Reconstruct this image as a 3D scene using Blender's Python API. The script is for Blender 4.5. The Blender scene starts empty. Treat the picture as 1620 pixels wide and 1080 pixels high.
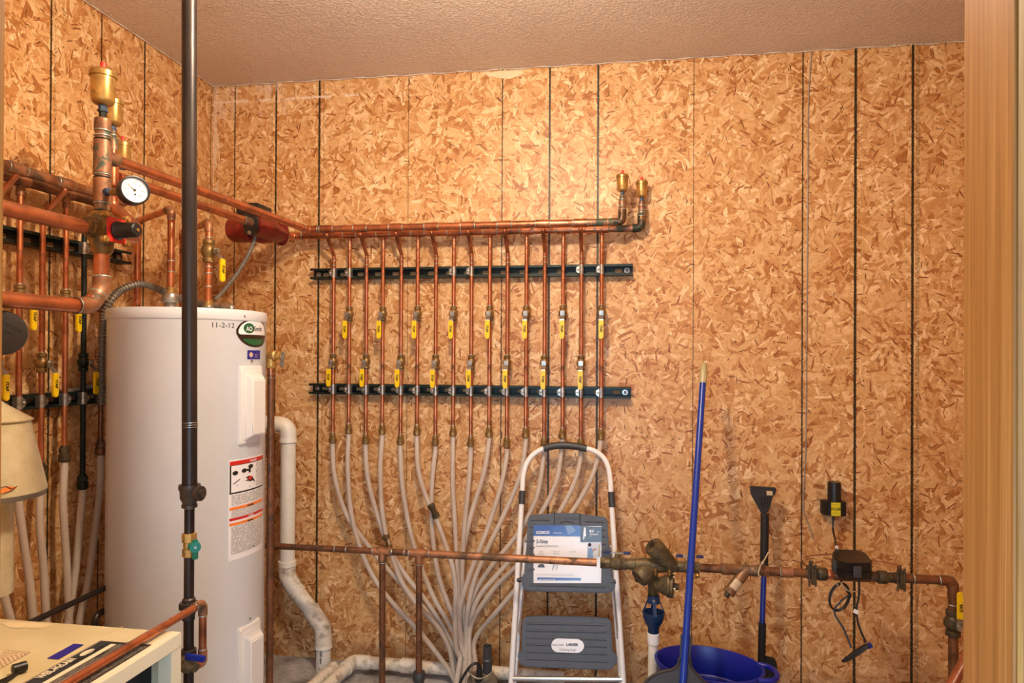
import bpy, bmesh, math, random
from mathutils import Vector, Matrix
random.seed(7)
SC = bpy.context.scene
COL = SC.collection
PI = math.pi
rad = math.radians

# ------------------------------------------------------------------ camera
CAM = Vector((1.75, -2.752, 1.283))
YAW, PITCH, ROLL = rad(8.9), rad(0.25), rad(0.29)
FPX, SHIFT = 1090.0, 16.7
CR = Matrix.Rotation(YAW, 3, 'Z') @ Matrix.Rotation(PI/2 + PITCH, 3, 'X') @ Matrix.Rotation(ROLL, 3, 'Z')
cd = bpy.data.cameras.new('camera')
cd.sensor_width = 36; cd.lens = FPX*36/1620; cd.shift_y = SHIFT/1620
cd.clip_start = 0.02
cam = bpy.data.objects.new('camera', cd); COL.objects.link(cam)
cam.matrix_world = Matrix.Translation(CAM) @ CR.to_4x4()
SC.camera = cam

# ------------------------------------------------------------------ world, lights, exposure
SC.view_settings.view_transform = 'Standard'
SC.view_settings.look = 'None'
SC.view_settings.exposure = 0.18
SC.view_settings.gamma = 1.0
SC.view_settings.use_curve_mapping = False
W = bpy.data.worlds.new('world'); SC.world = W; W.use_nodes = True
W.node_tree.nodes['Background'].inputs[0].default_value = (0.80, 0.90, 1.0, 1)
W.node_tree.nodes['Background'].inputs[1].default_value = 0.35

def light(name, kind, loc, energy, color, size=None, rot=None, size_y=None):
    l = bpy.data.lights.new(name, kind); l.energy = energy; l.color = color
    if kind == 'AREA':
        l.size = size
        if size_y: l.shape = 'RECTANGLE'; l.size_y = size_y
    else:
        l.shadow_soft_size = size
    o = bpy.data.objects.new(name, l); COL.objects.link(o); o.location = loc
    if rot: o.rotation_euler = rot
    return o
light('ceiling_bulb', 'POINT', (1.42, -1.42, 2.26), 62, (1.0, 0.82, 0.62), 0.05)
light('hall_light', 'AREA', (1.60, -2.95, 0.98), 21, (0.50, 0.73, 1.0), 0.45, (rad(80), 0, rad(26)), 1.1)

# ------------------------------------------------------------------ rays: photo pixel -> point on a plane of the room
def ray(px, py):
    return (CR @ Vector(((px-810)/FPX, -(py-540-SHIFT)/FPX, -1.0)))
def PY(px, py, y):
    d = ray(px, py); t = (y-CAM.y)/d.y; return CAM + d*t
def PX(px, py, x):
    d = ray(px, py); t = (x-CAM.x)/d.x; return CAM + d*t
def PZ(px, py, z):
    d = ray(px, py); t = (z-CAM.z)/d.z; return CAM + d*t
def PT(px, py, t):
    return CAM + ray(px, py)*t
def PP(px, py, p0, n):
    d = ray(px, py); t = (Vector(p0)-CAM).dot(n)/d.dot(n); return CAM + d*t

# ------------------------------------------------------------------ materials
def lin(c):
    return tuple(((v/255)/12.92 if v/255 <= 0.04045 else ((v/255+0.055)/1.055)**2.4) for v in c) + (1,)
class G:
    def __init__(s, name):
        s.m = bpy.data.materials.new(name); s.m.use_nodes = True
        s.nt = s.m.node_tree; s.b = s.nt.nodes['Principled BSDF']
    def n(s, t, ins=None, **props):
        k = s.nt.nodes.new(t)
        for a, v in props.items(): setattr(k, a, v)
        for a, v in (ins or {}).items():
            if isinstance(v, bpy.types.NodeSocket): s.nt.links.new(v, k.inputs[a])
            else: k.inputs[a].default_value = v
        return k
    def M(s, op, a, b=0.0, c=0.0, clamp=False):
        return s.n('ShaderNodeMath', {0: a, 1: b, 2: c}, operation=op, use_clamp=clamp).outputs[0]
    def V(s, op, a, b=(0, 0, 0)):
        return s.n('ShaderNodeVectorMath', {0: a, 1: b}, operation=op).outputs[0]
    def mixc(s, f, a, b, bt='MIX'):
        k = s.n('ShaderNodeMix', data_type='RGBA', blend_type=bt)
        for i, v in ((0, f), (6, a), (7, b)):
            if isinstance(v, bpy.types.NodeSocket): s.nt.links.new(v, k.inputs[i])
            else: k.inputs[i].default_value = v
        return k.outputs[2]
    def mixv(s, f, a, b):
        k = s.n('ShaderNodeMix', data_type='VECTOR')
        for i, v in ((0, f), (4, a), (5, b)):
            if isinstance(v, bpy.types.NodeSocket): s.nt.links.new(v, k.inputs[i])
            else: k.inputs[i].default_value = v
        return k.outputs[1]
    def ramp(s, f, stops, interp='LINEAR'):
        k = s.n('ShaderNodeValToRGB', {0: f}); r = k.color_ramp; r.interpolation = interp
        while len(r.elements) < len(stops): r.elements.new(0.5)
        for e, (p, c) in zip(r.elements, stops): e.position = p; e.color = c
        return k.outputs[0]
    def noise(s, vec, scale, detail=2.0, rough=0.5, dist=0.0):
        k = s.n('ShaderNodeTexNoise', {'Vector': vec, 'Scale': scale, 'Detail': detail, 'Roughness': rough, 'Distortion': dist})
        return k.outputs['Fac']
    def obj(s): return s.n('ShaderNodeTexCoord').outputs['Object']
    def set(s, **kw):
        for a, v in kw.items():
            a = a.replace('_', ' ')
            if isinstance(v, bpy.types.NodeSocket): s.nt.links.new(v, s.b.inputs[a])
            else: s.b.inputs[a].default_value = v
    def bump(s, h, strength, dist):
        k = s.n('ShaderNodeBump', {'Height': h, 'Strength': strength, 'Distance': dist})
        s.nt.links.new(k.outputs[0], s.b.inputs['Normal'])

def mk(name, c1, c2=None, scale=20.0, metallic=0.0, rough=0.5, bump=0.0, bscale=None, spread=(0.35, 0.65), c3=None, stretch=None, **kw):
    g = G(name); P = g.obj()
    if stretch: P = g.V('MULTIPLY', P, stretch)
    if c2:
        f = g.noise(P, scale, 4.0, 0.6)
        st = [(spread[0], lin(c1)), (spread[1], lin(c2))]
        if c3: st = [(spread[0], lin(c1)), (0.5, lin(c2)), (spread[1], lin(c3))]
        g.set(Base_Color=g.ramp(f, st))
    else:
        g.set(Base_Color=lin(c1))
    g.set(Metallic=metallic, Roughness=rough)
    if bump: g.bump(g.noise(P, bscale or scale*4, 2.0), bump, 0.002)
    for a, v in kw.items(): g.set(**{a: v})
    return g.m

def osb(name, grooves, faint, smear=False):
    """oriented strand board siding: layered flakes, dark slivers, specks, vertical grooves"""
    g = G(name); P0 = g.obj()
    sp = g.n('ShaderNodeSeparateXYZ', {0: P0})
    U = g.M('ADD', sp.outputs[0], sp.outputs[1]); Z = sp.outputs[2]
    base2 = g.n('ShaderNodeCombineXYZ', {0: U, 1: Z}).outputs[0]
    wn = g.n('ShaderNodeTexNoise', {'Vector': base2, 'Scale': 34.0, 'Detail': 3.0, 'Roughness': 0.6}).outputs['Color']
    P = g.V('ADD', base2, g.V('MULTIPLY', g.V('SUBTRACT', wn, (0.5, 0.5, 0.5)), (0.009, 0.009, 0.0)))
    pk = g.n('ShaderNodeCombineXYZ', {0: g.noise(P, 60.0, 3.0), 1: g.M('MULTIPLY', U, 20.0), 2: g.M('MULTIPLY', Z, 20.0)}).outputs[0]
    #        scale  half-length  half-width  presence
    layers = [(7, .75, .26, 1), (9, .72, .20, 1), (13, .70, .20, 1), (11, .70, .14, .95), (16, .66, .18, .9),
              (13, .62, .11, .9), (24, .60, .18, .7), (17, .62, .085, .8), (36, .55, .16, .6), (26, .60, .07, .7)]
    for i, (sc, hl, hw, pr) in enumerate(layers):
        Q = g.V('ADD', g.V('MULTIPLY', P, (sc, sc, 0)), (i*7.31+1.7, i*3.77+0.4, 0))
        v = g.n('ShaderNodeTexVoronoi', {'Vector': Q, 'Scale': 1.0, 'Randomness': 1.0}, voronoi_dimensions='2D', feature='F1')
        c = g.n('ShaderNodeSeparateXYZ', {0: v.outputs['Color']})
        L = g.V('SUBTRACT', Q, v.outputs['Position'])
        ang = g.M('MULTIPLY', c.outputs[0], 2*PI)
        L = g.n('ShaderNodeVectorRotate', {'Vector': L, 'Angle': ang}, rotation_type='Z_AXIS').outputs[0]
        l = g.n('ShaderNodeSeparateXYZ', {0: L})
        rs = g.M('ADD', g.M('MULTIPLY', g.M('FRACT', g.M('MULTIPLY', c.outputs[0], 7.31)), 0.9), 0.45)
        mu = g.M('LESS_THAN', g.M('ABSOLUTE', l.outputs[0]), hl)
        mv = g.M('LESS_THAN', g.M('ABSOLUTE', l.outputs[1]), g.M('MULTIPLY', rs, hw))
        m = g.M('MULTIPLY', mu, mv)
        if pr < 1: m = g.M('MULTIPLY', m, g.M('LESS_THAN', c.outputs[2], pr))
        edge = g.M('MULTIPLY_ADD', g.M('GREATER_THAN', l.outputs[1], g.M('MULTIPLY', rs, hw*.82)), -0.22, c.outputs[1])  # shadow along one side of each flake, painted into its tone
        new = g.n('ShaderNodeCombineXYZ', {0: edge, 1: g.M('MULTIPLY_ADD', l.outputs[0], 45/sc, g.M('MULTIPLY', c.outputs[1], 60.0)), 2: g.M('MULTIPLY', l.outputs[1], 330/sc)}).outputs[0]
        pk = g.V('SUBTRACT', pk, g.V('MULTIPLY', g.V('SUBTRACT', pk, new), m))
    pks = g.n('ShaderNodeSeparateXYZ', {0: pk}); tone = pks.outputs[0]
    vec = g.n('ShaderNodeCombineXYZ', {0: pks.outputs[1], 1: pks.outputs[2]}).outputs[0]
    grain = g.noise(vec, 1.0, 3.0, 0.65)
    tone = g.M('ADD', g.M('MULTIPLY', tone, 0.98), g.M('MULTIPLY_ADD', g.noise(base2, 42.0, 4.0, 0.7), 0.24, -0.10), clamp=True)
    colr = g.ramp(tone, [(0.0, lin((160, 98, 48))), (0.16, lin((192, 134, 78))), (0.5, lin((211, 163, 108))), (0.85, lin((224, 182, 130))), (1.0, lin((240, 207, 160)))])
    colr = g.mixc(1.0, colr, g.ramp(grain, [(0.30, (.66, .58, .48, 1)), (0.47, (.96, .95, .94, 1)), (0.75, (1.12, 1.12, 1.12, 1))]), 'MULTIPLY')
    # curled dark slivers and voids
    for i, (sc, hl, hw, pr, cc) in enumerate([(13, .17, .022, .45, (104, 58, 26)), (9, .17, .026, .35, (140, 84, 40)), (22, .15, .03, .28, (70, 40, 20)), (7, .16, .022, .4, (150, 88, 44))]):
        Q = g.V('ADD', g.V('MULTIPLY', P, (sc, sc, 0)), (i*5.1+31.7, i*9.3+12.4, 0))
        v = g.n('ShaderNodeTexVoronoi', {'Vector': Q, 'Scale': 1.0, 'Randomness': 1.0}, voronoi_dimensions='2D', feature='F1')
        c = g.n('ShaderNodeSeparateXYZ', {0: v.outputs['Color']})
        L = g.n('ShaderNodeVectorRotate', {'Vector': g.V('SUBTRACT', Q, v.outputs['Position']), 'Angle': g.M('MULTIPLY', c.outputs[0], 2*PI)}, rotation_type='Z_AXIS').outputs[0]
        l = g.n('ShaderNodeSeparateXYZ', {0: L})
        e = g.M('ADD', g.M('POWER', g.M('DIVIDE', l.outputs[0], hl), 2.0), g.M('POWER', g.M('DIVIDE', l.outputs[1], hw), 2.0))
        m = g.M('MULTIPLY', g.M('LESS_THAN', e, 1.0), g.M('LESS_THAN', c.outputs[2], pr))
        colr = g.mixc(m, colr, lin(cc))
    sv = g.n('ShaderNodeTexVoronoi', {'Vector': base2, 'Scale': 55.0, 'Randomness': 1.0}, voronoi_dimensions='2D', feature='F1')
    sc_ = g.n('ShaderNodeSeparateXYZ', {0: sv.outputs['Color']})
    m = g.M('MULTIPLY', g.M('LESS_THAN', sv.outputs['Distance'], g.M('MULTIPLY', sc_.outputs[1], 0.14)), g.M('LESS_THAN', sc_.outputs[2], 0.09))
    colr = g.mixc(m, colr, lin((72, 42, 20)))
    rough_n = g.noise(base2, 130.0, 2.0, 0.7)
    # saw grooves
    wob = g.M('MULTIPLY', g.M('SUBTRACT', g.noise(base2, 110.0, 3.0, 0.75), 0.5), 0.008)
    Uw = g.M('ADD', U, wob)
    gm = None
    for u, w in grooves:
        k = g.M('LESS_THAN', g.M('ABSOLUTE', g.M('SUBTRACT', Uw, u)), w)
        gm = k if gm is None else g.M('MAXIMUM', gm, k)
    fm = None
    for u, w in faint:
        k = g.M('LESS_THAN', g.M('ABSOLUTE', g.M('SUBTRACT', Uw, u)), w)
        fm = k if fm is None else g.M('MAXIMUM', fm, k)
    if fm is not None:
        fm = g.M('MULTIPLY', fm, g.M('GREATER_THAN', rough_n, 0.5))
        colr = g.mixc(g.M('MULTIPLY', fm, 0.6), colr, lin((96, 82, 50)))
    colr = g.mixc(gm, colr, g.mixc(g.M('GREATER_THAN', rough_n, 0.60), lin((44, 36, 20)), lin((96, 78, 44))))
    if smear:   # joint-compound smears near the ceiling corner
        sn = g.noise(g.V('MULTIPLY', base2, (26.0, 5.0, 1)), 1.0, 4.0, 0.7)
        win = g.M('MULTIPLY', g.M('GREATER_THAN', Z, 2.30), g.M('LESS_THAN', U, 0.34))
        line = g.M('LESS_THAN', g.M('ABSOLUTE', g.M('SUBTRACT', g.M('SUBTRACT', Z, 2.372), g.M('MULTIPLY', g.M('SUBTRACT', rough_n, .5), 0.03))), 0.0045)
        line = g.M('MULTIPLY', line, g.M('LESS_THAN', U, 0.66))
        line = g.M('MULTIPLY', line, g.M('GREATER_THAN', g.noise(base2, 9.0), 0.42))
        patch = g.M('MULTIPLY', win, g.M('MULTIPLY', g.M('SUBTRACT', sn, 0.47), 6.0, clamp=True))
        drip = g.M('MULTIPLY', g.M('MULTIPLY', g.M('LESS_THAN', g.M('ABSOLUTE', g.M('SUBTRACT', U, 0.012)), 0.014), g.M('GREATER_THAN', Z, 1.95)), g.M('GREATER_THAN', g.noise(g.V('MULTIPLY', base2, (60, 6, 1)), 1.0), 0.47))
        sm = g.M('MAXIMUM', g.M('MAXIMUM', g.M('MULTIPLY', patch, .55), g.M('MULTIPLY', line, .7)), g.M('MULTIPLY', drip, .5))
        colr = g.mixc(sm, colr, lin((232, 214, 196)))
    g.set(Base_Color=colr, Roughness=0.42, Specular_IOR_Level=0.4)
    h = g.M('SUBTRACT', g.noise(base2, 170.0, 3.0, 0.6), g.M('MULTIPLY', gm, 2.5))
    g.bump(h, 0.35, 0.0016)
    return g.m

def wood(name, a, b, c, axis_scale, rough=0.35):
    g = G(name); P = g.obj()
    n1 = g.noise(g.V('MULTIPLY', P, axis_scale), 1.0, 5.0, 0.65, 0.3)
    n2 = g.noise(g.V('MULTIPLY', P, tuple(v*6 for v in axis_scale)), 1.0, 2.0, 0.5)
    col = g.ramp(n1, [(0.25, lin(a)), (0.5, lin(b)), (0.75, lin(c))])
    col = g.mixc(1.0, col, g.ramp(n2, [(0.3, (.7, .64, .55, 1)), (0.7, (1.06, 1.06, 1.06, 1))]), 'MULTIPLY')
    g.set(Base_Color=col, Roughness=rough)
    return g.m

def M_ceiling():
    g = G('textured ceiling paint'); P = g.obj()
    n = g.noise(P, 100.0, 3.0, 0.55, 0.6)
    g.set(Base_Color=g.ramp(g.noise(P, 3.0, 3.0), [(0.3, lin((222, 203, 184))), (0.7, lin((229, 211, 192)))]), Roughness=0.7)
    g.bump(g.ramp(n, [(0.36, (0, 0, 0, 1)), (0.64, (1, 1, 1, 1))]), 0.75, 0.005)
    return g.m
def M_concrete():
    g = G('concrete'); P = g.obj()
    n = g.noise(P, 6.0, 6.0, 0.7, 0.4); n2 = g.noise(P, 60.0, 4.0, 0.7)
    c = g.ramp(n, [(0.35, lin((110, 106, 102))), (0.5, lin((160, 158, 156))), (0.65, lin((186, 186, 188)))])
    g.set(Base_Color=g.mixc(1.0, c, g.ramp(n2, [(0.3, (.72, .7, .66, 1)), (0.6, (1, 1, 1, 1))]), 'MULTIPLY'), Roughness=0.7)
    g.bump(n2, 0.4, 0.002)
    return g.m
def M_patina(name, base, stain, amount, scale, metallic, rough):
    g = G(name); P = g.obj()
    n = g.noise(P, scale, 5.0, 0.65, 0.5); n2 = g.noise(g.V('ADD', P, (5.3, 2.1, 7.7)), scale*0.6, 4.0, 0.6)
    c = g.ramp(n2, [(0.3, lin(tuple(int(v*.72) for v in base))), (0.5, lin(base)), (0.7, lin(tuple(min(255, int(v*1.14)) for v in base)))])
    m = g.M('MULTIPLY', g.M('SUBTRACT', n, 1.0-amount), 9.0, clamp=True)
    g.set(Base_Color=g.mixc(m, c, lin(stain)), Metallic=g.M('SUBTRACT', metallic, g.M('MULTIPLY', m, metallic*0.6)), Roughness=g.M('ADD', g.M('MULTIPLY', m, 0.2), rough))
    g.bump(n, 0.08, 0.001)
    return g.m
def M_print(name, paper, ink, sx, sy, dens=0.45, axes=(0, 2)):
    """paper with rows of fine illegible print"""
    g = G(name); P = g.n('ShaderNodeTexCoord').outputs['UV']
    sp = g.n('ShaderNodeSeparateXYZ', {0: P})
    row = g.M('FRACT', g.M('MULTIPLY', sp.outputs[1], sy)); rid = g.M('FLOOR', g.M('MULTIPLY', sp.outputs[1], sy))
    w = g.n('ShaderNodeTexNoise', {'Vector': g.n('ShaderNodeCombineXYZ', {0: g.M('MULTIPLY', sp.outputs[0], sx), 1: g.M('MULTIPLY', rid, 7.7)}).outputs[0], 'Scale': 1.0, 'Detail': 3.0}).outputs['Fac']
    m = g.M('MULTIPLY', g.M('GREATER_THAN', row, 0.45), g.M('GREATER_THAN', w, dens))
    g.set(Base_Color=g.mixc(g.M('MULTIPLY', m, 0.75), lin(paper), lin(ink)), Roughness=0.4)
    return g.m

X = {}
X['copper'] = M_patina('copper', (196, 122, 84), (116, 72, 50), 0.44, 22.0, 0.85, 0.30)
X['copper_dull'] = M_patina('dull copper', (166, 114, 80), (94, 72, 52), 0.5, 18.0, 0.55, 0.45)
X['copper_green'] = M_patina('copper with green flux stains', (156, 108, 80), (70, 84, 66), 0.53, 45.0, 0.5, 0.42)
X['copper_dark'] = M_patina('dark green tarnished copper', (34, 42, 34), (20, 24, 20), 0.5, 30.0, 0.5, 0.45)
X['strainer_bronze'] = M_patina('brown strainer bronze', (134, 100, 70), (96, 74, 52), 0.5, 40.0, 0.45, 0.42)
X['copper_patina'] = M_patina('mottled tarnished copper', (122, 86, 56), (34, 44, 34), 0.56, 38.0, 0.5, 0.38)
X['copper_brown'] = M_patina('brown tarnished copper', (132, 88, 60), (84, 58, 40), 0.5, 20.0, 0.6, 0.42)
X['solder'] = mk('silver solder', (196, 196, 186), (140, 146, 128), 90, .7, .4)
X['brass'] = M_patina('brass', (196, 158, 92), (120, 92, 48), 0.46, 50.0, 0.7, 0.36)
X['brass_dull'] = M_patina('dull brass', (150, 118, 70), (92, 74, 42), 0.5, 45.0, 0.65, 0.4)
X['bronze'] = M_patina('bronze casting', (112, 96, 66), (78, 68, 48), 0.5, 40.0, 0.4, 0.5)
X['bronze_dark'] = M_patina('dark bronze', (84, 70, 48), (52, 44, 32), 0.5, 40.0, 0.4, 0.5)
X['brass_vent'] = M_patina('brass float cup', (186, 148, 84), (150, 112, 56), 0.42, 60.0, 0.7, 0.34)
X['red_plastic'] = mk('red plastic', (214, 46, 34), rough=.4)
X['blue_tape'] = mk('blue thread sealant', (44, 76, 122), (40, 52, 60), 60, rough=.5)
X['yellow_grip'] = mk('yellow vinyl grip', (244, 206, 22), (232, 190, 16), 60, rough=.38)
X['ink'] = mk('black ink', (34, 30, 26), rough=.5)
X['steel'] = mk('zinc steel', (196, 192, 184), (150, 146, 138), 60, .85, .32)
X['galv'] = mk('galvanised conduit', (142, 134, 122), (122, 114, 102), 12, .45, .42)
X['strut'] = mk('dark green strut steel', (30, 44, 38), (20, 30, 28), 30, .35, .42)
X['strut_hole'] = mk('slot showing wood', (170, 136, 96), rough=.8)
X['iron'] = mk('black iron pipe', (48, 42, 40), (64, 54, 48), 28, .55, .38, .1, stretch=(1, 1, .25))
X['iron_fit'] = mk('malleable iron fitting', (66, 58, 54), (84, 72, 64), 50, .5, .42, .15)
X['enamel'] = mk('white tank enamel', (214, 218, 222), (219, 222, 226), 8, rough=.32)
X['enamel_panel'] = mk('white panel enamel', (232, 230, 226), rough=.3)
X['pex'] = None
X['pvc'] = mk('dirty white pvc', (234, 229, 216), (220, 212, 194), 16, rough=.35, spread=(.5, .85))
X['pvc_dirty'] = mk('grimy white pvc', (224, 216, 200), (142, 126, 100), 24, rough=.45, spread=(.5, .72))
X['boiler'] = mk('cream boiler enamel', (216, 206, 168), (196, 180, 132), 5, rough=.35, spread=(.35, .7))
X['boiler_edge'] = mk('pale cream trim enamel', (226, 220, 192), rough=.35)
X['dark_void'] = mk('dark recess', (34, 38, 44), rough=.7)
X['black_plastic'] = mk('black plastic', (26, 24, 24), rough=.38)
X['black_soft'] = mk('black foam grip', (30, 28, 28), (22, 20, 20), 80, rough=.7, bump=.2)
X['dark_brown'] = mk('dark brown cast cap', (38, 30, 26), rough=.45, bump=.05, bscale=200)
X['pump_red'] = mk('red pump casting', (142, 40, 28), (112, 30, 22), 30, rough=.42, bump=.2)
X['hood'] = mk('aged cream metal', (214, 204, 170), (190, 176, 136), 14, rough=.45)
X['grey_step'] = mk('grey plastic step', (84, 88, 96), (78, 82, 90), 40, rough=.48)
X['grey_dark'] = mk('charcoal plastic', (58, 58, 60), rough=.45)
X['white_tube'] = mk('white painted tube', (240, 238, 236), rough=.28)
X['tape_silver'] = mk('thin silver strut', (190, 190, 190), metallic=.8, rough=.3)
X['paper'] = mk('white paper', (240, 240, 242), rough=.25)
X['cosco_blue'] = mk('printed blue', (48, 84, 158), (66, 106, 180), 12, rough=.22)
X['print_grey'] = mk('printed dark grey', (62, 64, 68), rough=.25)
X['shirt'] = mk('printed shirt blue', (120, 150, 196), rough=.3)
X['skin'] = mk('printed skin', (176, 120, 92), rough=.3)
X['lt_grey'] = mk('printed pale grey', (206, 208, 214), rough=.3)
X['grime'] = mk('dirty grey plastic', (128, 116, 98), (92, 84, 72), 30, rough=.7)
X['air_gap'] = mk('blue plastic funnel', (20, 48, 86), rough=.42)
X['handle_blue'] = mk('blue painted handle', (20, 40, 130), rough=.3)
X['navy'] = mk('navy vinyl', (30, 38, 92), rough=.4)
X['broom_blue'] = mk('blue shaft', (16, 52, 150), rough=.28)
X['bucket'] = mk('blue plastic pail', (16, 30, 140), rough=.36)
X['tan_tip'] = mk('tan plastic', (176, 162, 120), rough=.35)
X['green_handle'] = mk('green handle', (10, 116, 96), rough=.4)
X['zip'] = mk('tan zip tie', (206, 176, 136), rough=.4)
X['wire_grey'] = mk('grey wire', (146, 134, 122), rough=.45)
X['wire_copper'] = mk('copper ground wire', (150, 92, 62), metallic=.5, rough=.4)
X['yellow_label'] = M_print('yellow label', (230, 214, 40), (90, 84, 20), 30, 9, .5)
X['green_logo'] = mk('printed green', (30, 96, 58), rough=.3)
X['brown_logo'] = mk('printed dark brown', (46, 30, 24), rough=.3)
X['blue_label'] = mk('printed deep blue', (44, 40, 140), rough=.3)
X['red_print'] = mk('printed red', (204, 44, 36), rough=.3)
X['orange_print'] = mk('printed orange', (244, 138, 66), rough=.3)
X['gold'] = mk('printed pale gold', (206, 186, 160), rough=.35)
X['fine_print'] = M_print('label with fine print', (238, 236, 234), (70, 70, 74), 24, 16, .44)
X['fine_print_dense'] = M_print('label with dense fine print', (238, 236, 234), (60, 60, 64), 30, 26, .42)
X['worn_print'] = M_print('worn brown label', (216, 200, 166), (150, 104, 66), 20, 8, .42)
X['dark_print'] = M_print('dark label print', (66, 60, 54), (170, 164, 150), 50, 26, .5)
X['dial'] = mk('white dial', (238, 236, 232), rough=.3)
X['glass'] = mk('gauge glass', (255, 255, 255), rough=.03, Transmission_Weight=1.0, IOR=1.2)
X['bristle'] = mk('black bristles', (24, 24, 26), (14, 14, 16), 200, rough=.8, bump=.6, stretch=(1, 1, .1))
X['dustpan'] = mk('charcoal dustpan plastic', (50, 42, 37), rough=.5)
X['ceiling'] = M_ceiling()
X['floor'] = M_concrete()
X['stain'] = mk('pale water stain', (226, 208, 170), (214, 194, 150), 20, rough=.5)
def M_pex():
    g = G('milky plastic tubing'); P = g.obj()
    g.set(Base_Color=g.ramp(g.noise(P, 5.0, 2.0), [(0.35, lin((206, 188, 172))), (0.65, lin((226, 212, 196)))]), Roughness=0.35, Transmission_Weight=0.30, IOR=1.3)
    return g.m
X['pex'] = M_pex()
X['jamb'] = wood('smooth pine jamb', (140, 86, 34), (168, 110, 50), (190, 136, 76), (110, 110, 1.0), 0.38)
X['jamb_edge'] = wood('weathered pine edge', (150, 128, 108), (178, 146, 90), (204, 178, 112), (90, 90, 2.0), 0.55)

# ------------------------------------------------------------------ mesh helpers
def frame_axis(a):
    a = Vector(a).normalized()
    u = a.orthogonal().normalized(); return u, a.cross(u)
def tube(bm, pts, r, n=14, caps=True, closed=False):
    pts = [Vector(p) for p in pts]; N = len(pts)
    rs = r if isinstance(r, (list, tuple)) else [r]*N
    T = []
    for i in range(N):
        if closed: T.append((pts[(i+1) % N]-pts[i-1]).normalized())
        else:
            a = pts[max(i-1, 0)]; b = pts[min(i+1, N-1)]; T.append((b-a).normalized())
    u = T[0].orthogonal().normalized(); rings = []
    for i in range(N):
        u = (u - T[i]*u.dot(T[i])); u.normalize(); v = T[i].cross(u)
        rings.append([bm.verts.new(pts[i] + (u*math.cos(2*PI*k/n) + v*math.sin(2*PI*k/n))*rs[i]) for k in range(n)])
    for i in range(N if closed else N-1):
        A = rings[i]; B = rings[(i+1) % N]
        for k in range(n): bm.faces.new((A[k], A[(k+1) % n], B[(k+1) % n], B[k]))
    if caps and not closed:
        bm.faces.new(rings[0][::-1]); bm.faces.new(rings[-1])
    return bm
def fillet(pts, R, seg=7):
    pts = [Vector(p) for p in pts]; out = [pts[0]]
    for i in range(1, len(pts)-1):
        a = (pts[i-1]-pts[i]); b = (pts[i+1]-pts[i]); la, lb = a.length, b.length
        a.normalize(); b.normalize(); ang = a.angle(b)
        if ang > PI-0.02: out.append(pts[i]); continue
        d = min(R/math.tan(ang/2), la*.49, lb*.49); rr = d*math.tan(ang/2)
        c = pts[i] + (a+b).normalized()*(rr/math.sin(ang/2))
        p0 = pts[i]+a*d-c; p1 = pts[i]+b*d-c; tot = p0.angle(p1)
        for k in range(seg+1):
            t = k/seg
            out.append(c + (p0*math.sin((1-t)*tot) + p1*math.sin(t*tot))/math.sin(tot))
    out.append(pts[-1]); return out
def spline(pts, seg=8):
    pts = [Vector(p) for p in pts]; P = [pts[0]*2-pts[1]] + pts + [pts[-1]*2-pts[-2]]; out = []
    for i in range(1, len(P)-2):
        for k in range(seg):
            t = k/seg; a, b, c, d = P[i-1], P[i], P[i+1], P[i+2]
            out.append(0.5*((2*b) + (c-a)*t + (2*a-5*b+4*c-d)*t*t + (3*b-a-3*c+d)*t**3))
    out.append(P[-2]); return out
def lathe(bm, prof, p0=(0, 0, 0), axis=(0, 0, 1), n=20, caps=True, phase=0.0):
    p0 = Vector(p0); a = Vector(axis).normalized(); u, v = frame_axis(a); R = []
    for h, r in prof:
        R.append([bm.verts.new(p0 + a*h + (u*math.cos(2*PI*k/n+phase) + v*math.sin(2*PI*k/n+phase))*r) for k in range(n)])
    for A, B in zip(R, R[1:]):
        for k in range(n): bm.faces.new((A[k], A[(k+1) % n], B[(k+1) % n], B[k]))
    if caps: bm.faces.new(R[0][::-1]); bm.faces.new(R[-1])
    return bm
def box(bm, c, s, rot=None, bev=0.0):
    m = Matrix.Translation(Vector(c)) @ (rot.to_4x4() if rot else Matrix()) @ Matrix.Diagonal((s[0], s[1], s[2], 1))
    r = bmesh.ops.create_cube(bm, size=1.0, matrix=m)
    if bev:
        es = list({e for v in r['verts'] for e in v.link_edges})
        bmesh.ops.bevel(bm, geom=es, offset=bev, segments=2, affect='EDGES', profile=0.6)
    return bm
def prism(bm, pts, vec, bev=0.0):
    pts = [Vector(p) for p in pts]; vec = Vector(vec)
    A = [bm.verts.new(p) for p in pts]; B = [bm.verts.new(p+vec) for p in pts]; n = len(pts)
    fs = [bm.faces.new(A), bm.faces.new(B[::-1])]
    for k in range(n): fs.append(bm.faces.new((A[k], B[k], B[(k+1) % n], A[(k+1) % n])))
    bmesh.ops.recalc_face_normals(bm, faces=fs)
    if bev: bmesh.ops.bevel(bm, geom=list({e for f in fs for e in f.edges}), offset=bev, segments=2, affect='EDGES')
    return bm
def quad_uv(bm, a, b, c, d, nx=1, ny=1, fn=None):
    """flat or bent patch a(bl) b(br) c(tr) d(tl) with uv"""
    uvl = bm.loops.layers.uv.verify(); g = []
    for j in range(ny+1):
        row = []
        for i in range(nx+1):
            s, t = i/nx, j/ny
            p = (Vector(a)*(1-s)+Vector(b)*s)*(1-t) + (Vector(d)*(1-s)+Vector(c)*s)*t
            if fn: p = fn(p)
            row.append((bm.verts.new(p), (s, t)))
        g.append(row)
    for j in range(ny):
        for i in range(nx):
            q = [g[j][i], g[j][i+1], g[j+1][i+1], g[j+1][i]]
            f = bm.faces.new([x[0] for x in q])
            for l, x in zip(f.loops, q): l[uvl].uv = x[1]
    return bm
def B(): return bmesh.new()

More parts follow.
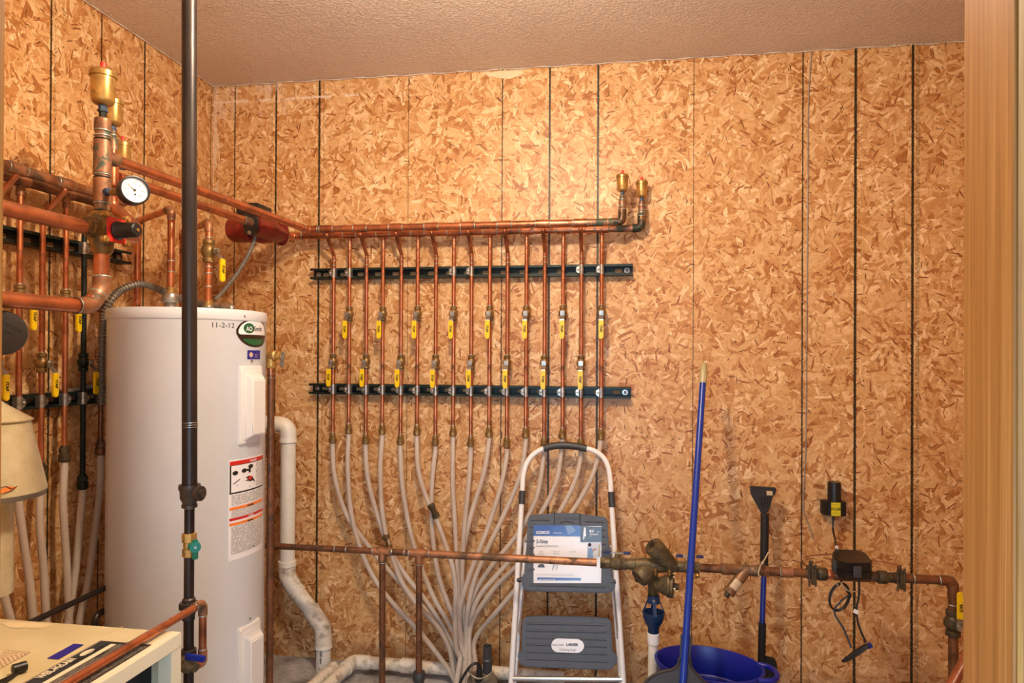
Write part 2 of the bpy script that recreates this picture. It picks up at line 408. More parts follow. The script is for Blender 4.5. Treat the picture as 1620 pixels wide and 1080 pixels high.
WORLD = {}
def obj(name, bm, m, parent=None, smooth=True, ang=38):
    if parent is not None:
        bmesh.ops.translate(bm, verts=bm.verts, vec=-WORLD.get(parent.name, Vector()))
    me = bpy.data.meshes.new(name)
    if smooth:
        for f in bm.faces: f.smooth = True
        lim = rad(ang)
        for e in bm.edges:
            if len(e.link_faces) == 2 and e.calc_face_angle(0) > lim: e.smooth = False
    bm.to_mesh(me); bm.free()
    me.materials.append(X[m] if isinstance(m, str) else m)
    o = bpy.data.objects.new(name, me); COL.objects.link(o)
    if parent is not None: o.parent = parent
    WORLD[o.name] = WORLD.get(parent.name, Vector()) if parent is not None else Vector()
    return o
def tag(o, label=None, cat=None, group=None, kind=None):
    if label: o['label'] = label
    if cat: o['category'] = cat
    if group: o['group'] = group
    if kind: o['kind'] = kind
    return o
def thing(name, label, cat, loc=(0, 0, 0), group=None):
    o = bpy.data.objects.new(name, None); COL.objects.link(o); o.location = loc; o.empty_display_size = 0.05
    WORLD[o.name] = Vector(loc); return tag(o, label, cat, group)
def kids(o): return [c for c in bpy.data.objects if c.parent == o]
def copy_tree(o, parent=None):
    c = o.copy(); COL.objects.link(c)
    if parent is not None: c.parent = parent
    for ch in [k for k in KIDS(o)]: copy_tree(ch, c)
    return c
def KIDS(o):
    return list(o.children)
def recenter(root, loc):
    """move a thing's origin to loc, keeping its parts in place"""
    d = Vector(loc) - WORLD.get(root.name, Vector())
    for ch in bpy.data.objects:
        if ch.parent == root: ch.location = ch.location - d
    root.location = loc
def place(root, loc, mat=None):
    m = Matrix.Translation(Vector(loc)) @ (mat.to_4x4() if mat else Matrix()); root.matrix_world = m
    root.location = m.to_translation(); root.rotation_euler = m.to_euler(); return root

def text_mesh(s, size, align='LEFT', bold=0.0, spacing=1.0):
    cu = bpy.data.curves.new('t', 'FONT'); cu.body = s; cu.size = size; cu.align_x = align
    cu.offset = bold; cu.space_character = spacing; cu.resolution_u = 3
    o = bpy.data.objects.new('t', cu); COL.objects.link(o)
    bpy.context.view_layer.update()
    me = bpy.data.meshes.new_from_object(o.evaluated_get(bpy.context.evaluated_depsgraph_get()))
    bpy.data.objects.remove(o); bpy.data.curves.remove(cu); return me
def text_bm(bm, s, size, fn, align='LEFT', bold=0.0, sx=1.0, spacing=1.0):
    me = text_mesh(s, size, align, bold, spacing); vs = []
    for v in me.vertices: vs.append(bm.verts.new(fn(v.co.x*sx, v.co.y)))
    for p in me.polygons:
        try: bm.faces.new([vs[i] for i in p.vertices])
        except ValueError: pass
    bpy.data.meshes.remove(me); return bm
def ring(name, p, axis, r, w, parent, m='solder'):
    b = lathe(B(), [(-w/2, r), (-w/4, r*1.05), (w/4, r*1.05), (w/2, r)], p, axis, 16, caps=False)
    return obj(name, b, m, parent)
EX, EY, EZ = Vector((1, 0, 0)), Vector((0, 1, 0)), Vector((0, 0, 1))

# ================================================================== THE ROOM
H = 2.443
XR = 3.16       # right wall
YD = -2.23      # room side of the door frame
def structure(name, bm, m, parent=None):
    o = obj(name, bm, m, parent, smooth=False)
    if parent is None: o['kind'] = 'structure'
    return o
gb = [(PY(p, 250, 0).x, w) for p, w in ((371.5, .0026), (436.5, .0038), (505, .0044), (646, .0010), (794.5, .0022), (869.5, .0038), (946, .0042), (1097.5, .0013), (1270, .0026), (1353.5, .0048), (1444, .0046))]
fb = [(PY(512, 250, 0).x, .0022), (PY(1452, 250, 0).x, .007), (PY(430, 250, 0).x, .002)]
gl = [(PX(p, 250, 0).y, w) for p, w in ((79.5, .0036), (159.5, .0026), (228, .0040), (333.5, .002))]
fl = [(PX(86, 250, 0).y, .003)]
structure('wall_back', box(B(), ((XR)/2, 0.05, H/2), (XR+0.2, 0.1, H)), osb('OSB back wall', gb, fb, True))
structure('wall_left', box(B(), (-0.05, -1.4, H/2), (0.1, 3.0, H)), osb('OSB left wall', gl, fl, False))
# the right wall stands outside the frame; it closes the room
structure('wall_right', box(B(), (XR+0.05, -1.15, H/2), (0.1, 2.3, H)), osb('OSB right wall', [(-0.6, .003)], [(-0.3, .002)], False))
structure('ceiling', box(B(), (1.6, -1.5, H+0.05), (3.5, 3.2, 0.1)), 'ceiling')
structure('floor', box(B(), (1.6, -1.7, -0.05), (3.5, 3.6, 0.1)), 'floor')
# doorway the camera looks through
JL = PY(5.5, 400, YD).x; JR = PY(1523.5, 560, YD).x
yj = YD-0.062
structure('trim_1', box(B(), (JL-0.01, YD-0.057, 1.1), (0.02, 0.114, 2.2), bev=.0015), 'jamb')
structure('trim_2', box(B(), (JR+0.01, yj+0.031, 1.1), (0.02, 0.062, 2.2), bev=.0015), 'jamb')
structure('trim_3', box(B(), (JR+0.0115, yj-0.045, 1.1), (0.02, 0.088, 2.2), bev=.0015), 'jamb_edge')
structure('trim_4', box(B(), ((JL+JR)/2, YD-0.057, 2.21), (JR-JL+0.04, 0.114, 0.02)), 'jamb')
structure('wall_front', box(box(box(B(), ((JL-0.02)/2-0.05, YD-0.057, H/2), (JL-0.02+0.1, 0.112, H)), ((XR+JR+0.02)/2+.05, YD-0.057, H/2), (XR-JR-0.02+.1, 0.112, H)), ((JL+JR)/2, YD-0.057, (H+2.22)/2), (JR-JL+.04, 0.112, H-2.22)), 'ceiling')
# ragged drywall compound bead along the ceiling line and a dab above the header
b = B()
pts = [Vector((x, -0.006, H-0.003+0.002*math.sin(x*41))) for x in [0.0+0.04*i for i in range(78)]]
tube(b, pts, [0.0022+0.0012*math.sin(k*2.3) for k in range(len(pts))], 6)
structure('trim_5', b, 'ceiling')
b = B()
pts = [Vector((0.006, -y, H-0.003)) for y in [0.0+0.04*i for i in range(55)]]
tube(b, pts, [0.0022+0.0012*math.sin(k*2.3) for k in range(len(pts))], 6)
structure('trim_6', b, 'ceiling')
b = B()
dab = [PY(p, q, -0.002) for p, q in ((766, 117), (790, 112), (826, 111), (828, 117), (806, 125), (786, 123))]
prism(b, dab, (0, 0.004, 0)); structure('trim_7', b, 'stain')

# ================================================================== PROTOTYPES
def air_vent(name, label, loc, s=1.0, group='brass air vents'):
    t = thing(name, label, 'air vent', (0, 0, 0), group)
    obj('vent_body', lathe(B(), [(.012, .008), (.014, .015), (.018, .019), (.022, .0205), (.064, .0212), (.065, .0235), (.074, .0235), (.078, .020), (.080, .006)], n=28), 'brass_vent', t)
    obj('threaded_stem', lathe(B(), [(0, .009), (.003, .009), (.004, .0075), (.014, .0075)], n=6), 'blue_tape', t)
    obj('cap', lathe(B(), [(.080, .0055), (.092, .0052), (.094, .003)], n=14), 'red_plastic', t)
    t.location = loc; t.scale = (s, s, s); return t

def ball_valve(parent, p, hl, flip=1, mat='brass_dull', off=0.045, grip=0.072, side=0.0, body=0.058, r=0.0125, ext=0.0, d=None):
    """valve body in line with a vertical pipe at p; lever hangs off towards direction d"""
    d = Vector(d) if d else Vector((0, -1, 0)); d.normalize(); p = Vector(p); sd = EZ.cross(d).normalized()
    L = body
    vb = obj('ball_valve', lathe(B(), [(-L/2, r*.95), (-L/2+.003, r*1.15), (-L*.32, r*1.15), (-L*.28, r*.95), (-L*.22, r*1.1), (-L*.1, r*1.42), (L*.1, r*1.42), (L*.22, r*1.1), (L*.28, r*.95), (L*.32, r*1.15), (L/2-.003, r*1.15), (L/2, r*.95)], p, EZ, 16), mat, parent)
    st = B(); lathe(st, [(r*.9, r*.62), (r*1.9, r*.6), (r*1.9, r*.75), (r*2.1, r*.75)], p, d, 12)
    obj('stem', st, mat, vb)
    nt = B(); lathe(nt, [(r*2.1, r*.5), (r*2.7, r*.5)], p, d, 6); obj('nut', nt, 'steel', vb)
    q0 = p + d*(r*2.15) ; z = EZ*hl
    w = .0085
    bl = [q0 - z*.008, q0 + z*.010, q0 + z*.026 + d*(off-r*2.15)*.9 + sd*side, q0 + z*.034 + d*(off-r*2.15) + sd*side]
    lv = B()
    for a, c in zip(bl, bl[1:]):
        prism(lv, [a-sd*w, a+sd*w, c+sd*w, c-sd*w], d*.0022)
    obj('lever', lv, 'steel', vb)
    g0 = bl[-1]-z*.004; g1 = g0+z*grip; w2 = .0092
    pts = [g0-sd*w2, g0+sd*w2, g1-z*.008+sd*w2] + [g1-z*.008 + sd*w2*math.cos(a*PI/8) + z*.008*math.sin(a*PI/8) for a in range(1, 8)] + [g1-z*.008-sd*w2]
    gb_ = prism(B(), [q-d*.003 for q in pts], d*.0085, .0012); obj('grip', gb_, 'yellow_grip', vb)
    # print running down the grip
    tb = B(); o = g0+z*grip*.28 + d*.0062
    up = -z if hl > 0 else z
    text_bm(tb, 'ITAP', .0125, lambda x, y: o + z*x*1.0 + sd*(y-.004)*(1 if hl > 0 else 1)*1.0, bold=.0006)
    obj('lettering', tb, 'ink', vb, smooth=False)
    return vb

def fitting(parent, p, r=.0135, L=.040, mat='brass_dull'):
    """compression coupling, p is its top, hanging down"""
    b = B(); p = Vector(p)
    lathe(b, [(0, r*.72), (.004, r*.8), (.008, r*.8), (.009, r*.95)], p, -EZ, 16)
    lathe(b, [(.008, r*1.06), (L*.42, r*1.06)], p, -EZ, 6)
    lathe(b, [(L*.42, r*.92), (L*.5, r*.92)], p, -EZ, 16)
    lathe(b, [(L*.5, r*.95), (L*.54, r*1.15), (L*.92, r*1.15), (L, r*.9)], p, -EZ, 18)
    return obj('compression_fitting', b, mat, parent)

def strut_clamp(parent, c, n, r, ax, h=.038):
    """two-piece pipe clamp: c on pipe centre, n out from the wall, ax sideways along the strut"""
    c = Vector(c); n = Vector(n); ax = Vector(ax); b = B(); pts = []
    rr = r+.0018
    prof = [c-n*(r*1.0+.004)-ax*rr] + [c + n*rr*math.sin(a*PI/10) - ax*rr*math.cos(a*PI/10) for a in range(0, 11)] + [c-n*(r+.004)+ax*rr]
    prism(b, prof, EZ*h); bmesh.ops.translate(b, verts=b.verts, vec=-EZ*h/2)
    cl = obj('pipe_clamp', b, 'steel', parent)
    b = B(); s = -1
    prism(b, [c-ax*rr*.8+n*rr*.3-EZ*h*.42, c-ax*rr*.8+n*rr*.3+EZ*h*.42, c-ax*(rr+.010)+n*rr*.3+EZ*h*.22, c-ax*(rr+.010)+n*rr*.3-EZ*h*.22], n*.002)
    obj('clamp_ear', b, 'steel', cl)
    b = B(); lathe(b, [(0, .0042), (.004, .0042), (.005, .0028)], c-ax*(rr+.004)+n*(rr*.3+.002), n, 10); obj('screw', b, 'steel', cl)
    return cl

def strut(name, label, a, bnd, n, z, h=.044, dep=.041, holes=16, group='slotted strut channels'):
    """C channel along the wall from a to bnd, n out of the wall"""
    a = Vector(a); bnd = Vector(bnd); n = Vector(n); t = thing(name, label, 'strut channel', a, group)
    ax = (bnd-a).normalized(); L = (bnd-a).length; th = .003; b = B()
    prof = [(0, 0), (0, h), (dep, h), (dep, h-.009), (dep-th, h-.009), (dep-th, h-th), (th, h-th), (th, th), (dep-th, th), (dep-th, .009), (dep, .009), (dep, 0)]
    pts = [a + n*u + EZ*(v-h/2) for u, v in prof]
    prism(b, pts, ax*L); bmesh.ops.translate(b, verts=b.verts, vec=Vector())
    obj('channel', b, 'strut', t, ang=20)
    for i in range(holes):
        c = a + ax*(L*(i+.72)/(holes+.45)) + n*(th+.0006)
        p = [c + ax*(.013*(1 if abs(q) < PI/2 or abs(q) > 1.5*PI else -1)*.55 + .007*math.cos(q)) + EZ*.007*math.sin(q) for q in [k*2*PI/14+.001 for k in range(14)]]
        sb = B(); sb.faces.new([sb.verts.new(v) for v in p]); obj('slot', sb, 'strut_hole', t, smooth=False)
    for s in (.022, L-.022):
        c = a + ax*s + n*(th+.001)
        wb = lathe(B(), [(0, .011), (.002, .011)], c, n, 18); w_ = obj('washer', wb, 'steel', t)
        sb = lathe(B(), [(.002, .006), (.005, .0058), (.007, .003)], c, n, 10); obj('screw', sb, 'steel', w_)
    return t

# ================================================================== BACK WALL MANIFOLD
YB = -0.052; YF = -0.125; ZH = 1.775
RB = .0078     # branch radius
odd_x = []; pxs = [527, 552, 579, 605, 634, 660, 689, 717, 745, 774, 802, 832, 861, 890, 919, 951]
bx_ = [PY(p, 620, YB).x for p in pxs]
ZV_even = PY(745, 496, YB).z; ZV_odd = PY(745, 573, YB).z
su = strut('strut_channel', 'upper dark green slotted strut holding the branch pipes on the back wall', (PY(494, 431, -.02).x, 0, PY(700, 431, -.02).z), (PY(1001, 431, -.02).x, 0, PY(700, 431, -.02).z), (0, -1, 0), 0, holes=17)
sl = strut('strut_channel', 'lower dark green slotted strut holding the branch pipes on the back wall', (PY(492, 615, -.02).x, 0, PY(700, 617, -.02).z), (PY(998, 620, -.02).x, 0, PY(700, 617, -.02).z), (0, -1, 0), 0, holes=17)
for i, x in enumerate(bx_):
    strut_clamp(sl, (x, YB, sl.location.z), (0, -1, 0), RB, (1, 0, 0))
    if i in (0, 1, 7, 8, 14, 15): strut_clamp(su, (x, YB, su.location.z), (0, -1, 0), RB, (1, 0, 0))
ordn = ['first', 'second', 'third', 'fourth', 'fifth', 'sixth', 'seventh', 'eighth', 'ninth', 'tenth', 'eleventh', 'twelfth', 'thirteenth', 'fourteenth', 'fifteenth', 'sixteenth']
def branch(kind):
    """kind 0: from the front header, valve low; kind 1: from the rear header, valve high"""
    t = thing('branch_pipe', '', 'copper pipe')
    if kind == 0:
        zf = PY(689, 689, YB).z
        path = fillet([(0, YF, ZH-.008), (0, YF, ZH-.014), (0, YB, ZH-.085), (0, YB, zf)], .012, 3)
        zv = ZV_odd
        rp = [((0, YB, ZH-.105), EZ), ((0, YB, ZH-.125), EZ)]
    else:
        zf = PY(717, 674, YB).z; path = [(0, YB, ZH-.012), (0, YB, zf)]; zv = ZV_even
        rp = [((0, YB, ZH-.045), EZ), ((0, YB, ZH-.028), EZ)]
    obj('tube', tube(B(), path, RB), 'copper', t)
    for p, a in rp: ring('solder_joint', p, a, RB+.0003, .003, t)
    for dz in (.031, -.031): ring('solder_joint', (0, YB, zv+dz), EZ, RB+.0003, .003, t)
    ring('solder_joint', (0, YB, zf+.003), EZ, RB+.0003, .004, t)
    ball_valve(t, (0, YB, zv), -1)
    fitting(t, (0, YB, zf))
    recenter(t, (0, YB, zf)); WORLD[t.name] = Vector((0, YB, zf))
    return t
protos = [branch(0), branch(1)]
for i, x in enumerate(bx_):
    k = i % 2
    o = protos[k] if i < 2 else copy_tree(protos[k])
    o.location = (x, protos[k].location.y, protos[k].location.z)
    o['label'] = ('copper branch pipe on the back wall, %s valve row, %s of sixteen from the left' % (('lower', 'upper')[k], ordn[i]))
    o['group'] = 'copper branch pipes on the back wall'

# headers
XU, XL_ = PY(486, 362, YF).x, PY(470, 372, YB).x
XA = PY(984.5, 350, YF).x; XBk = PY(1015, 355, YB).x
RH = .0138; RT = .0162
yr1 = PX(162, 253, XU).y          # riser position on the upper run
def run(parent, path, r, m, R=.03, nm='tube', n=18): return obj(nm, tube(B(), fillet(path, R), r, n), m, parent)
t = thing('copper_header', 'front copper header running along the back wall, upper pipe of the pair', 'copper pipe', (XU, YF, ZH+.012), 'copper headers')
ZF = ZH+.012
run(t, [(XU, yr1+.03, ZF-.02), (XU, YF-.001, ZF), (XU+.001, YF, ZF), (XA-.035, YF, ZF)], RH, 'copper', .03)
run(t, [(XA-.13, YF, ZF), (XA-.02, YF, ZF)], RH+.0004, 'copper_green', .03, 'stained_end')
run(t, [(XA-.035, YF, ZF), (XA, YF, ZF), (XA, YF, ZF+.045)], RT, 'copper_patina', .026, 'elbow')
run(t, [(XA, YF, ZF+.045), (XA, YF, ZF+.085)], RH, 'copper_green', .03, 'riser_stub')
run(t, [(XA, YF, ZF+.083), (XA, YF, ZF+.100)], .0108, 'copper_green', .03, 'adapter')
for z in (.046, .060, .084): ring('solder_joint', (XA, YF, ZF+z), EZ, RH+.0003, .004, t)
obj('elbow', tube(B(), fillet([(XU, YF-.045, ZF-.001), (XU, YF, ZF), (XU+.045, YF, ZF)], .028), RT-.0008, 18), 'copper', t)
ring('solder_joint', (XU, YF-.047, ZF-.001), EY, RT-.0005, .004, t); ring('solder_joint', (XU+.047, YF, ZF), EX, RT-.0005, .004, t)
for i in range(0, 16, 2):
    x = bx_[i]
    obj('tee', lathe(B(), [(-.026, RH), (-.025, RT), (.025, RT), (.026, RH)], (x, YF, ZF), EX, 18), 'copper', t)
    for s in (-.028, .028): ring('solder_joint', (x+s, YF, ZF), EX, RH+.0004, .004, t)
t2 = thing('copper_header', 'rear copper header close to the back wall, lower pipe of the pair', 'copper pipe', (XL_, YB, ZH), 'copper headers')
XLn = PY(462, 372, YB).x-.0
# pump position on the lower run (x = XLn)
yp0 = PX(396, 347, XLn).y; yp1 = PX(447, 364, XLn).y
yr2 = PX(178, 275, XLn).y
run(t2, [(XLn, yp1-.004, ZH-.005), (XLn, YB-.001, ZH), (XLn+.001, YB, ZH), (XBk-.035, YB, ZH)], RH, 'copper', .03)
run(t2, [(XBk-.11, YB, ZH), (XBk-.035, YB, ZH)], RH+.0004, 'copper_green', .03, 'stained_end')
run(t2, [(XBk-.035, YB, ZH), (XBk, YB, ZH), (XBk, YB, ZH+.045)], RT, 'copper_patina', .026, 'elbow')
run(t2, [(XBk, YB, ZH+.045), (XBk, YB, ZH+.088)], RH, 'copper_green', .03, 'riser_stub')
run(t2, [(XBk, YB, ZH+.086), (XBk, YB, ZH+.104)], .0108, 'copper_green', .03, 'adapter')
for z in (.046, .060, .070, .088): ring('solder_joint', (XBk, YB, ZH+z), EZ, RH+.0003, .004, t2)
obj('elbow', tube(B(), fillet([(XLn, YB-.045, ZH), (XLn, YB, ZH), (XLn+.045, YB, ZH)], .028), RT-.0008, 18), 'copper', t2)
ring('solder_joint', (XLn, YB-.047, ZH), EY, RT-.0005, .004, t2); ring('solder_joint', (XLn+.047, YB, ZH), EX, RT-.0005, .004, t2)
for i in range(1, 16, 2):
    x = bx_[i]
    obj('tee', lathe(B(), [(-.026, RH), (-.025, RT), (.025, RT), (.026, RH)], (x, YB, ZH), EX, 18), 'copper', t2)
    for s in (-.028, .028): ring('solder_joint', (x+s, YB, ZH), EX, RH+.0004, .004, t2)
air_vent('air_vent', 'brass air vent with red cap on the front header end, left of the right-hand pair', (XA, YF, ZF+.100))
air_vent('air_vent', 'brass air vent with red cap on the rear header end, rightmost of all', (XBk, YB, ZH+.104))

# circulator pump on the lower run
t = thing('circulator_pump', 'red cast iron circulator pump under the upper-left corner pipes', 'pump', (XLn, (yp0+yp1)/2, ZH))
ym = (yp0+yp1)/2
b = B(); lathe(b, [(-(ym-yp0)*.8, .034), (-(ym-yp0)*.5, .036), (0, .046), ((ym-yp0)*.5, .036), ((ym-yp0)*.8, .034)], (XLn, ym, ZH-.012), EY, 24)
lathe(b, [(0, .050), (.03, .054), (.05, .050)], (XLn+.01, ym, ZH-.01), (-1, 0, 0), 24)
obj('volute', b, 'pump_red', t)
b = B(); lathe(b, [(.045, .048), (.05, .052), (.12, .050), (.135, .040)], (XLn, ym-.03, ZH-.012), (-1, 0, 0), 24); obj('motor', b, 'pump_red', t)
obj('junction_box', box(B(), (XLn-.06, ym+.01, ZH+.062), (.09, .11, .05), bev=.006), 'black_plastic', t)
for yy, s in ((yp0, 1), (yp1, -1)):
    b = B()
    pr = []
    for k in range(28):
        a = 2*PI*k/28; rr = .030 + .020*abs(math.sin(a))**3
        pr.append(Vector((XLn + rr*math.cos(a)*.95, yy, ZH-.004 + rr*math.sin(a)*1.0)))
    prism(b, pr, EY*s*.014); f = obj('flange', b, 'dark_brown' if s > 0 else 'pump_red', t)
    for sz in (-.040, .040):
        bb = lathe(B(), [(-.008, .008), (0, .008)], (XLn, yy, ZH-.004+sz), EY*s, 6); obj('bolt', bb, 'steel', f)
# lower run up to the pump
t = thing('copper_pipe', 'copper pipe from the pump back to the second riser, lower of the long pair', 'copper pipe', (XLn, yr2, ZH))
run(t, [(XLn, yr2+.02, ZH-.012), (XLn, yp0, ZH-.005)], RH, 'copper')
lathe_b = lathe(B(), [(-.05, RH), (-.048, RT), (-.002, RT)], (XLn, yp0, ZH-.005), EY, 18); obj('coupling', lathe_b, 'copper_green', t)
ring('solder_joint', (XLn, yp0-.05, ZH-.006), EY, RT-.001, .004, t); ring('solder_joint', (XLn, yp0-.004, ZH-.005), EY, RT, .006, t, 'copper_green')

# ================================================================== PEX TUBES (back wall)
def C2(pts): return [(500+x/2.572, 660+y/2.572) for x, y in pts]
pex = [
 C2([(66, 110), (76, 240), (122, 392), (200, 505), (290, 615), (380, 712), (450, 790), (520, 890), (556, 970), (585, 1060)]),
 C2([(130, 60), (129, 200), (142, 380), (178, 525), (240, 660), (320, 765), (410, 860), (480, 945), (535, 1020), (580, 1085)]),
 C2([(202, 112), (213, 260), (258, 425), (305, 545), (370, 650), (440, 735), (510, 840), (560, 935), (600, 1010), (630, 1060)]),
 C2([(267, 65), (262, 200), (268, 370), (292, 505), (318, 590), (355, 680), (420, 770), (495, 850), (545, 950), (570, 1070)]),
 C2([(345, 118), (353, 290), (385, 470), (430, 612), (480, 735), (535, 830), (590, 930), (622, 990), (650, 1050)]),
 C2([(408, 70), (416, 210), (452, 335), (490, 415), (528, 520), (556, 610), (568, 700), (566, 800), (570, 930)]),
 C2([(484, 125), (473, 250), (470, 400), (480, 530), (500, 650), (540, 765), (590, 880), (625, 960), (640, 1030)]),
 C2([(556, 75), (557, 280), (568, 480), (575, 640), (580, 780), (590, 900), (610, 1020)]),
 C2([(630, 130), (622, 260), (608, 400), (597, 560), (595, 700), (606, 850), (628, 970)]),
 C2([(704, 80), (682, 230), (630, 400), (600, 540), (575, 660), (580, 800), (600, 950)]),
 C2([(779, 140), (752, 280), (702, 440), (660, 550), (615, 670), (585, 790), (590, 920)]),
 [(832, 693), (822, 755), (792, 825), (770, 870), (748, 925), (738, 985), (740, 1030)],
 [(861, 712), (852, 775), (838, 812), (815, 850), (780, 892), (752, 935), (738, 985)],
 [(890, 690), (880, 762), (850, 822), (818, 872), (790, 905), (757, 945), (742, 990)],
 [(919, 718), (908, 765), (882, 815), (850, 862), (812, 900), (778, 935), (745, 990)],
 [(951, 690), (938, 750), (908, 805), (872, 852), (832, 912), (790, 962), (752, 1010)],
]
ydep = [.060, .085, .050, .082, .065, .10, .080, .095, .075, .060, .095, .080, .060, .070, .075, .075]
for i, pp in enumerate(pex):
    n = len(pp); pts = []
    for k, (a, c) in enumerate(pp):
        s = k/(n-1); y = YB - ydep[i]*min(1, s*1.6) if k else YB
        y -= .004*i*0
        pts.append(PY(a, c, y))
    pts[0] = Vector((bx_[i], YB, pts[0].z+.012)); pts.insert(1, pts[0]-EZ*.03)
    last = pts[-1]; fx = 1.14 + (i % 4)*.026 + random.uniform(-.003, .003); fy = -.13 - (i//4)*.028
    pts += [Vector((last.x*.35+fx*.65, (last.y+fy)/2, max(.10, last.z*.42))), Vector((fx, fy, -.01))]
    col = 'clear' if i in (5, 7, 12) else 'milky'
    t = thing('plastic_tube', 'milky plastic water tube below the %s branch pipe from the left' % ordn[i], 'plastic tube', pts[0], 'milky plastic tubes fanning down the back wall')
    obj('tube', tube(B(), spline(pts, 7), .0098, 12), 'pex', t)
    if i in (3, 5):   # repair coupling part-way down
        c = PY(*( (613, 857) if i == 3 else (686, 808)), pts[4].y)
        ax = (pts[5]-pts[3]).normalized() if i == 3 else Vector((.5, 0, -1)).normalized()
        cb = B(); lathe(cb, [(-.030, .011), (-.028, .0165), (-.012, .0165), (-.011, .012), (.011, .012), (.012, .0165), (.028, .0165), (.030, .011)], c, ax, 6)
        obj('repair_coupling', cb, 'brass_dull' if i == 3 else 'bronze_dark', t)

# ================================================================== LEFT WALL MANIFOLD
XW = .052; XF = .125
lp = [(-14, 600, 0), (30, 560, 1), (66, 560, 0), (103, 560, 1), (132, 560, 0), (160, 590, 1)]
ly = [PX(a, c, XW).y for a, c, k in lp]
zs = PX(100, 384, .02).z; zs2 = PX(100, 638, .02).z
s1 = strut('strut_channel', 'upper dark green slotted strut on the left wall behind the brass valve', (0, PX(204, 402, .03).y, su.location.z), (0, -1.6, su.location.z), (1, 0, 0), 0, holes=12)
s2 = strut('strut_channel', 'lower dark green slotted strut on the left wall beside the tank', (0, PX(206, 402, .03).y, sl.location.z), (0, -1.6, sl.location.z), (1, 0, 0), 0, holes=12)
lmat = ['copper', 'copper', 'copper', 'copper', 'copper_dark', 'copper_brown']
for i, y in enumerate(ly):
    k = lp[i][2]; m = lmat[i]
    lab = ['copper branch pipe partly cut off at the left edge by the door frame', 'copper branch pipe on the left wall, first full one beside the door frame', 'copper branch pipe on the left wall with a brass valve low above the strut', 'copper branch pipe on the left wall just left of the dark green pipe', 'dark green tarnished branch pipe on the left wall beside the tank', 'dark brown branch pipe half hidden behind the white tank'][i]
    t = thing('branch_pipe', lab, 'copper pipe', (XW, y, 1.0), 'branch pipes on the left wall')
    if k == 0:
        zf = protos[0].location.z - (.06 if i == 4 else .0); zv = ZV_odd
        path = fillet([(XF, y, ZH-.008), (XF, y, ZH-.014), (XW, y, ZH-.085), (XW, y, zf)], .012, 3)
    else:
        zf = protos[1].location.z; zv = ZV_even; path = [(XW, y, ZH-.012), (XW, y, zf)]
    if i in (0,): path = path[:2] + [(XW, y, ZH-.085), (XW, y, zf)]
    obj('tube', tube(B(), path, RB+.0004), m, t)
    vm = 'brass_dull' if i < 4 else ('copper_dark' if i == 4 else 'copper_brown')
    ball_valve(t, (XW, y, zv), -1, mat=vm, d=(1, 0, 0))
    fitting(t, (XW, y, zf), mat='bronze_dark' if i < 4 else vm, r=.0145, L=.05)
    ring('solder_joint', (XW, y, zv+.031), EZ, RB+.0006, .003, t, 'solder' if i < 4 else vm)
    strut_clamp(s2, (XW, y, sl.location.z), (1, 0, 0), RB, (0, -1, 0))
    if i == 4: strut_clamp(s1, (XW, y, su.location.z), (1, 0, 0), RB, (0, -1, 0))
t = thing('copper_header', 'upper copper header along the left wall above the brass mixing valve', 'copper pipe', (XF, ly[1], ZH), 'copper headers')
ye = PX(162, 311, XF).y
run(t, [(XF, -1.75, ZH+.008), (XF, ye+.10, ZH+.008)], RH+.001, 'copper_dull')
for i in (0, 2, 4):
    obj('tee', lathe(B(), [(-.026, RH), (-.025, RT+.001), (.025, RT+.001), (.026, RH)], (XF, ly[i], ZH+.008), EY, 18), 'copper_dull', t)
    for s in (-.028, .028): ring('solder_joint', (XF, ly[i]+s, ZH+.008), EY, RH+.0014, .004, t)
t = thing('copper_header', 'lower copper header tight against the left wall', 'copper pipe', (XW, ly[1], ZH), 'copper headers')
run(t, [(XW, -1.75, ZH), (XW, PX(170, 322, XW).y+.06, ZH)], RH, 'copper_brown')
for i in (1, 3, 5):
    obj('tee', lathe(B(), [(-.026, RH), (-.025, RT), (.025, RT), (.026, RH)], (XW, ly[i], ZH), EY, 18), 'copper_dull', t)
    obj('tee_outlet', lathe(B(), [(0, .0115), (.042, .0115), (.043, .009)], (XW, ly[i], ZH), -EZ, 16), 'copper_dull', t)
lpex = [[(-8, 880), (2, 920), (18, 985), (30, 1040)],
        [(26, 770), (30, 800), (38, 860), (48, 930), (54, 1000), (60, 1050)],
        [(60, 765), (63, 830), (69, 900), (73, 975), (78, 1040)],
        [(96, 728), (100, 800), (105, 880), (108, 945), (110, 1000)],
        [(128, 752), (127, 820), (121, 890), (113, 950), (106, 1010)],
        [(160, 720), (157, 780), (149, 850), (138, 925), (124, 1000)]]
for i, pp in enumerate(lpex):
    pts = [PX(a, c, XW+.010*k) for k, (a, c) in enumerate(pp)]
    zf = (protos[0] if lp[i][2] == 0 else protos[1]).location.z - (.06 if i == 4 else 0)
    st = Vector((XW, ly[i], zf-.03))
    pts = [st, st-EZ*.04] + [q for q in pts[1:]]
    pts = [p for k, p in enumerate(pts) if k < 2 or p.z < st.z-.06]
    last = pts[-1]; pts += [Vector((last.x+.01, last.y, last.z-.2)), Vector((last.x+.015, last.y, -.01))]
    t = thing('plastic_tube', ['milky plastic tube at the very left edge above the boiler back', 'pale milky tube below the cream hood, left wall', 'milky tube second right of the cream hood, left wall', 'milky tube in the middle of the left wall row', 'smoky grey tube below the dark green pipe', 'rightmost tube of the left wall, beside the tank'][i], 'plastic tube', pts[0], 'milky plastic tubes on the left wall')
    obj('tube', tube(B(), spline(pts, 7), .0108, 12), 'pex', t)

